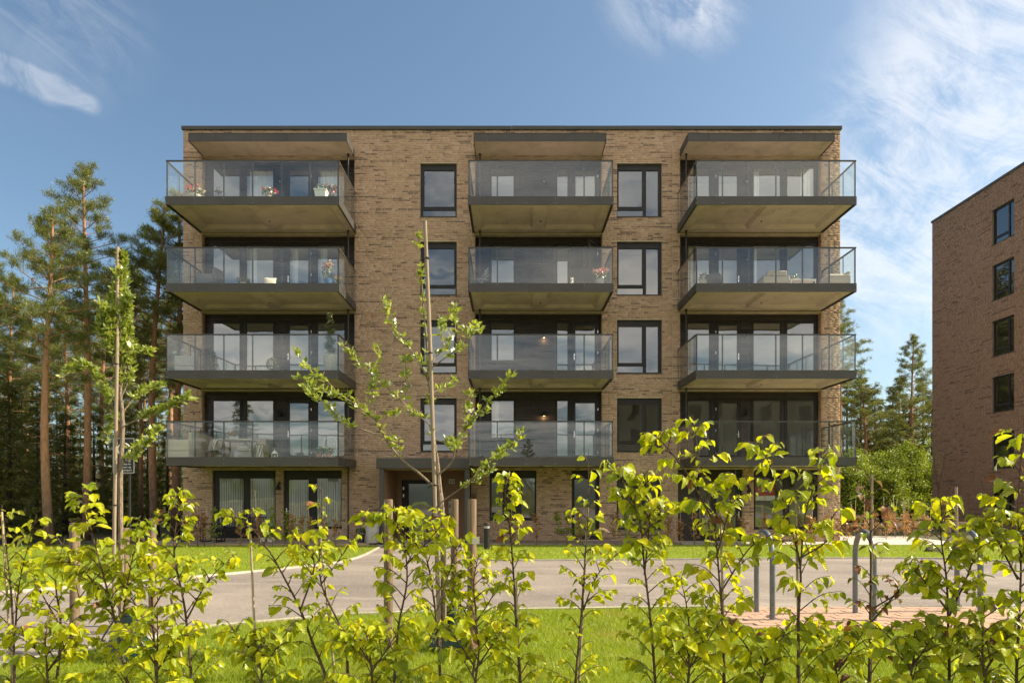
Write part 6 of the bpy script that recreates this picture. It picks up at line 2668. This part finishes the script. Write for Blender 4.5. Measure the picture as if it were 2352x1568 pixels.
# first floor, left balcony
armchair('beige garden sofa along the left side of the first-floor balcony', px_at(zx1(330), 24.3), 24.3, fl(1), R(-90), 1.9, .90, 'tan_weave', 'beige', .8, name='garden_sofa', cat='sofa')
armchair('long beige sofa against the wall of the first-floor left balcony', px_at(zx1(720), 25.3), 25.2, fl(1), 0, 2.3, .86, 'tan_weave', 'beige', .8, name='garden_sofa', cat='sofa')
t = thing('garden_table', 'grey round-ended table on the first-floor left balcony', 'table', (px_at(zx1(740), 24.2), 24.2, fl(1)))
m = MB()
m.lathe([(.60, .66), (.62, .68), (.62, .70), (.60, .71)], 28)
m.build('tabletop', M['grey_cloth'], t, smooth=True, world=False)
for sx in (-1, 1):
    for sy in (-1, 1):
        m = MB()
        m.bar((sx*.38, sy*.3, .66), (sx*.44, sy*.36, 0), .04, .04)
        m.build('leg', M['grey_weave'], t, world=False)
tt = pot('flower_bowl', 'bowl of orange flowers standing on the round-ended table', 'flower pot', px_at(zx1(690), 24.2), 24.2, fl(1)+.711, [(.06, 0), (.12, .08), (.13, .11), (.12, .115), (.09, .08)], 'cream')
foliage(tt, (0, 0, .16), .13, 90, 'plant', .05, .015, .5, 41)
foliage(tt, (0, 0, .22), .15, 120, 'orange_petal', .04, .018, .45, 42, name='blossom')
pillow('striped cushion on the sofa at the left of the first-floor balcony', px_at(zx1(525), 24.4), 24.4, fl(1)+.34, R(-35), .46, 'stripe', 70)
pillow('pale cushion in the sofa corner of the first-floor left balcony', px_at(zx1(600), 24.9), 24.9, fl(1)+.34, R(5), .46, 'beige', 72)
pillow('grey striped cushion at the right end of the long sofa', px_at(zx1(850), 24.95), 24.95, fl(1)+.34, R(28), .46, 'stripe', 68)
pillow('beige cushion beside the grey striped one on the long sofa', px_at(zx1(800), 25.0), 25.0, fl(1)+.34, R(-8), .44, 'beige', 74)
armchair('grey padded stool chair right of the table on the first-floor left balcony', px_at(zx1(820), 23.9), 23.9, fl(1), R(170), .62, .45, 'grey_cloth', 'grey_cloth', .6)
t = thing('throw_blanket', 'striped throw hanging beside the white lantern', 'blanket', (px_at(zx1(930), 23.7), 23.7, fl(1)))
m = MB()
nn = 12
vs_, fs_ = [], []
for i in range(nn+1):
    for j in range(nn+1):
        u, v = i/nn, j/nn
        vs_.append((-.14+.28*u+.06*(1-v), .06*math.sin(u*9+v*3)-.12*(1-v), .48*v))
for i in range(nn):
    for j in range(nn):
        k_ = i*(nn+1)+j
        fs_.append((k_, k_+1, k_+nn+2, k_+nn+1))
m.add(vs_, fs_)
o = m.build('cloth', M['stripe'], t, smooth=True, world=False)
o.rotation_euler = (0, 0, 0)


def lantern(label, x, y, z, h=.30, w_=.11, mat='white'):
    t = thing('lantern', label, 'lantern', (x, y, z))
    m = MB()
    m.lathe([(w_*1.05, 0), (w_*1.05, .02), (w_*.9, .025)], 6)
    for k in range(6):
        a = k*math.pi/3
        m.tube([(w_*.95*math.cos(a), w_*.95*math.sin(a), .02), (w_*.95*math.cos(a), w_*.95*math.sin(a), h*.58)], .006, 4)
    m.lathe([(w_*1.05, h*.57), (w_*.85, h*.66), (w_*.35, h*.78), (w_*.12, h*.82)], 6)
    m.lathe([(w_*.14, h*.82), (w_*.16, h*.88), (w_*.03, h*.92), (w_*.02, h*1.05)], 8)
    m.build('frame', M[mat], t, world=False)
    c = MB()
    c.lathe([(.03, .025), (.03, h*.36)], 10)
    c.build('candle', M['cream'], t, world=False)


lantern('white lantern with a pointed top on the first-floor left balcony', px_at(zx1(1060), YB), YB, fl(1), .33)
pot('saucer', 'pale dish between the throw and the white lantern', 'dish', px_at(zx1(985), YB), YB, fl(1), [(.06, 0), (.14, .05), (.135, .055), (.07, .03)], 'cream')
flower_pot('terracotta pot of dark green plants on the first-floor left balcony', zx1(1445), 1, 'small', 'terracotta', [], .22, 90, .17, 'plant', seed=51, size=1.15)
flower_pot('terracotta pot of white flowers at the right end of the first-floor left balcony', zx1(1525), 1, 'small', 'terracotta', [('white_petal', 12)], .22, 60, .18, 'plant', seed=52, size=1.15)
t = thing('wire_chair', 'white wire chair behind the terracotta pots', 'chair', (px_at(zx1(1525), 24.2), 24.2, fl(1)))
m = MB()
m.tube([(-.24, .2, .42), (-.25, .24, .62), (-.18, .27, .80), (0, .28, .84), (.18, .27, .80), (.25, .24, .62), (.24, .2, .42)], .012, 6)
for k in range(-2, 3):
    m.tube([(k*.08, .21, .43), (k*.08, .27, .81)], .005, 4)
m.build('backrest', M['white'], t, world=False)
m = MB()
m.lathe([(.22, .42), (.23, .43), (.22, .445)], 18)
m.build('seat', M['white'], t, world=False)
for k in range(4):
    m = MB()
    a = .785+k*1.571
    m.tube([(.2*math.cos(a), .2*math.sin(a), .42), (.24*math.cos(a), .24*math.sin(a), 0)], .011, 6)
    m.build('leg', M['white'], t, world=False)
t = thing('side_table', 'small dark-legged wicker side table on the first-floor left balcony', 'table', (px_at(zx1(525), 23.55), 23.55, fl(1)))
m = MB()
m.lathe([(.20, .26), (.22, .28), (.20, .30)], 16)
m.build('tabletop', M['grey_weave'], t, world=False)
for k in range(6):
    m = MB()
    a = k*1.047
    m.tube([(.12*math.cos(a), .12*math.sin(a), .27), (.24*math.cos(a), .24*math.sin(a), .18), (.22*math.cos(a), .22*math.sin(a), 0)], .009, 5)
    m.build('leg', M['dark_pot'], t, world=False)

# third floor, centre balcony
t = thing('folding_chair', 'light folding chair at the left end of the third-floor middle balcony', 'chair', (px_at(zx2(700), 24.2), 24.2, fl(3)), R(-70))
m = MB()
m.box(-.21, .21, -.2, .2, .43, .455)
m.build('seat', M['grey_cloth'], t, world=False)
for zz in (.60, .72, .84):
    m = MB()
    m.box(-.21, .21, .20, .215, zz-.03, zz+.03)
    m.build('back_slat', M['grey_cloth'], t, world=False)
for sx in (-.2, .2):
    m = MB()
    m.bar((sx, .21, .88), (sx, -.2, 0), .025, .025)
    m.build('leg', M['steel'], t, world=False)
    m = MB()
    m.bar((sx*.88, -.18, .43), (sx*.88, .22, 0), .025, .025)
    m.build('leg', M['steel'], t, world=False)
t = thing('dog_figurine', 'small sitting dog figurine on the third-floor middle balcony', 'figurine', (px_at(zx2(1487), YB), YB, fl(3)))
m = MB()
m.lathe([(.055, 0), (.07, .05), (.062, .12), (.045, .18), (.034, .21)], 12, 0, .01)
m.blobby((0, -.005, .245), .05, 10, 7, 0.0, .95)
m.blobby((0, -.05, .232), .026, 8, 5, 0.0, .8)
for s_ in (-1, 1):
    m.tube([(s_*.03, 0, .275), (s_*.040, -.005, .32), (s_*.042, -.006, .325)], [.018, .008, .002], 6)
    m.tube([(s_*.032, -.055, .13), (s_*.034, -.062, .05), (s_*.034, -.075, .0)], [.018, .016, .018], 6)
m.build('body', M['cream'], t, smooth=True, world=False)
flower_pot('round pot of large pink flowers at the right end of the third-floor middle balcony', zx2(1730), 3, 'tub', 'stone_pot', [('pink_petal', 22)], .34, 60, .24, seed=61, size=1.0)

# third floor, right balcony
t = thing('egg_chair', 'black rounded shell chair on the third-floor right balcony', 'chair', (px_at(zx3(990), 23.8), 23.8, fl(3)), R(160))
nu, nv = 16, 10
vs_, fs_ = [], []
for i in range(nu+1):
    for j in range(nv+1):
        a = R(-130+260*i/nu)
        v = j/nv
        rr_ = .27*(math.sin(math.pi*(.12+.80*v)))**.6
        vs_.append((rr_*math.sin(a), rr_*math.cos(a)*.9, .10+.50*v))
for i in range(nu):
    for j in range(nv):
        k_ = i*(nv+1)+j
        fs_.append((k_, k_+1, k_+nv+2, k_+nv+1))
m = MB()
m.add(vs_, fs_)
o = m.build('shell', M['black'], t, smooth=True, world=False)
sm = o.modifiers.new('thickness', 'SOLIDIFY')
sm.thickness = .03
m = MB()
m.lathe([(.20, .26), (.22, .30), (.20, .34)], 16)
m.build('seat', M['grey_weave'], t, world=False)
for k in range(4):
    m = MB()
    a = .785+k*1.571
    m.tube([(.12*math.cos(a), .12*math.sin(a), .26), (.22*math.cos(a), .22*math.sin(a), 0)], .012, 6)
    m.build('leg', M['black'], t, world=False)
t = pot('planter', 'tan cylindrical planter behind the black shell chair', 'planter', px_at(zx3(893), 24.3), 24.3, fl(3), [(.13, 0), (.15, .05), (.15, .46), (.14, .47), (.12, .44)], 'tan_weave')
foliage(t, (0, 0, .58), .15, 120, 'plant', .10, .02, .8, 71)
armchair('tan wicker armchair in a white frame on the third-floor right balcony', px_at(zx3(1495), 23.9), 23.9, fl(3), R(180), .92, .58, 'tan_weave', 'beige', .7, True)
armchair('tan wicker armchair at the right end of the third-floor right balcony', px_at(zx3(2030), 23.95), 23.95, fl(3), R(-90), .80, .62, 'tan_weave', 'beige', .75, True)
t = thing('side_table', 'low white-framed table with a plant on the third-floor right balcony', 'table', (px_at(zx3(1730), 23.75), 23.75, fl(3)))
m = MB()
m.box(-.44, .44, -.28, .28, .25, .28)
m.build('tabletop', M['white'], t, world=False)
for sx in (-1, 1):
    for sy in (-1, 1):
        m = MB()
        m.box(sx*.42-.015, sx*.42+.015, sy*.26-.015, sy*.26+.015, 0, .249)
        m.build('leg', M['white'], t, world=False)
t = pot('lavender_bowl', 'pale bowl of lavender on the low white-framed table', 'flower pot', px_at(zx3(1680), 23.75), 23.75, fl(3)+.281, [(.09, 0), (.12, .05), (.12, .065), (.10, .05)], 'cream')
foliage(t, (0, 0, .13), .12, 110, 'plant', .09, .008, .7, 81, up=1.2)

# planters beside the entrance and along the deck
t = pot('stone_planter', 'tall pale cylindrical stone planter beside the entrance', 'planter', px_at(855, 24.1), 24.1, .12, [(.225, 0), (.23, .02), (.23, .66), (.215, .68), (.19, .66), (.19, .60)], 'stone_pot')
t = pot('dark_planter', 'small dark pot with a shrub left of the stone planter', 'potted plant', px_at(829, 24.2), 24.2, .12, [(.10, 0), (.13, .15), (.14, .28), (.13, .29), (.11, .26)], 'dark_pot')
foliage(t, (0, 0, .38), .17, 260, 'plant', .07, .02, .8, 91)
for px, lb in ((604, 'small pale woven basket at the right end of the bench'), (622, 'second pale woven basket, right of the first by the bench')):
    t = thing('basket', lb, 'basket', (px_at(px, 24.5), 24.5, .12))
    m = MB()
    m.add([(-.08, -.08, 0), (.08, -.08, 0), (.08, .08, 0), (-.08, .08, 0), (-.105, -.105, .16), (.105, -.105, .16), (.105, .105, .16), (-.105, .105, .16)],
          [(0, 3, 2, 1), (0, 1, 5, 4), (1, 2, 6, 5), (2, 3, 7, 6), (3, 0, 4, 7), (4, 5, 6, 7)])
    m.build('tub', M['cream'], t, world=False)
    foliage(t, (0, 0, .24), .14, 150, 'plant', .06, .018, .8, px)

# road sign among the trees
ys_ = 16.5
sx0, sx1 = px_at(258.5, ys_), px_at(309.4, ys_)
sz0, sz1 = at(0, 1087, ys_).z, at(0, 1005, ys_).z
t = thing('road_sign', 'black notice board with a ring symbol and white lettering, behind the slender apple tree', 'sign', ((sx0+sx1)/2, ys_, zg(ys_)))
m = MB()
m.tube([((sx0+sx1)/2+.12, ys_+.05, zg(ys_)-.1), ((sx0+sx1)/2+.12, ys_+.05, sz1)], .03, 10)
m.build('pole', M['frame'], t, smooth=True)
m = MB()
m.box(sx0, sx1, ys_, ys_+.012, sz0, sz1)
brd = m.build('board', M['black'], t)
m = MB()
for r in rects_minus(sx0+.012, sx1-.012, sz0+.012, sz1-.012, [(sx0+.022, sx1-.022, sz0+.022, sz1-.022)]):
    m.box(r[0], r[1], ys_-.002, ys_-.0005, r[2], r[3])
m.build('border', M['white'], brd)
m = MB()
cxr, czr = (sx0+sx1)/2+.01, sz0+.58
ring = [(cxr+.15*math.cos(k*math.pi/16), ys_-.004, czr+.15*math.sin(k*math.pi/16)) for k in range(33)]
m.tube(ring, .016, 6, cap=False)
m.build('ring_symbol', M['white'], brd, smooth=True)
for i, (s_, sz_) in enumerate((('no \u00b7 rog', .085), ('Ku   tatt for', .062), ('en   sjon og', .062), ('va   transport', .062))):
    text(s_, sz_, ((sx0+sx1)/2+.03, ys_-.003, sz0+.30-i*.072+(.02 if i == 0 else 0)), M['white'], brd)

# fan of rusty bars lying on the lawn, and a clod near the right end
gx, gy = px_at(1362, 17.6), 17.6
t = thing('rusty_grate', 'rusty fan of thin bars lying on the lawn strip', 'grate', (gx, gy, zg(gy)))
M['rust'] = simple('rust', (0.17, 0.065, 0.035), .85, var=.3, scale=20)
for k in range(11):
    a = R(18+144*k/10)
    m = MB()
    m.tube([(0.02*math.cos(a), .02*math.sin(a), .20), (.16*math.cos(a), .1*math.sin(a), .15), (.27*math.cos(a), .16*math.sin(a), .03)], .012, 5)
    m.build('bar', M['rust'], t, world=False)
m = MB()
m.lathe([(.06, .18), (.06, .215), (.02, .225)], 10)
m.build('hub', M['rust'], t, world=False)
t = thing('soil_heap', 'small brown heap of soil on the lawn near the neighbouring block', 'soil', (px_at(2146, 19.5), 19.5, zg(19.5)))
m = MB()
m.blobby((0, 0, .02), .26, 14, 8, .18, .55)
m.build('heap', M['brown_leaf'] if False else M['soil'], t, smooth=True, world=False)

# log rails by the neighbouring block
def log_rail(label, px0, px1, y, zc):
    x0, x1 = px_at(px0, y), px_at(px1, y)
    t = thing('log_rail', label, 'log seat', ((x0+x1)/2, y, 0))
    m = MB()
    m.tube([(x0, y, zc), ((x0+x1)/2, y+.03, zc+.01), (x1, y, zc-.01)], [.11, .12, .105], 12)
    m.build('log', M['log'], t, smooth=True)
    n = max(2, int((x1-x0)/.9))
    for i in range(n):
        xx = x0+.2+(x1-x0-.4)*i/(n-1)
        m = MB()
        m.lathe([(.13, -.05), (.125, .1), (.12, zc-.115)], 12, xx, y, 0)
        m.build('block', M['log'], t, smooth=True)


log_rail('peeled log seat on blocks below the birch bushes', 2008, 2110, 30.5, .36)
log_rail('peeled log seat on blocks at the foot of the neighbouring block', 2168, 2300, 32.5, .36)
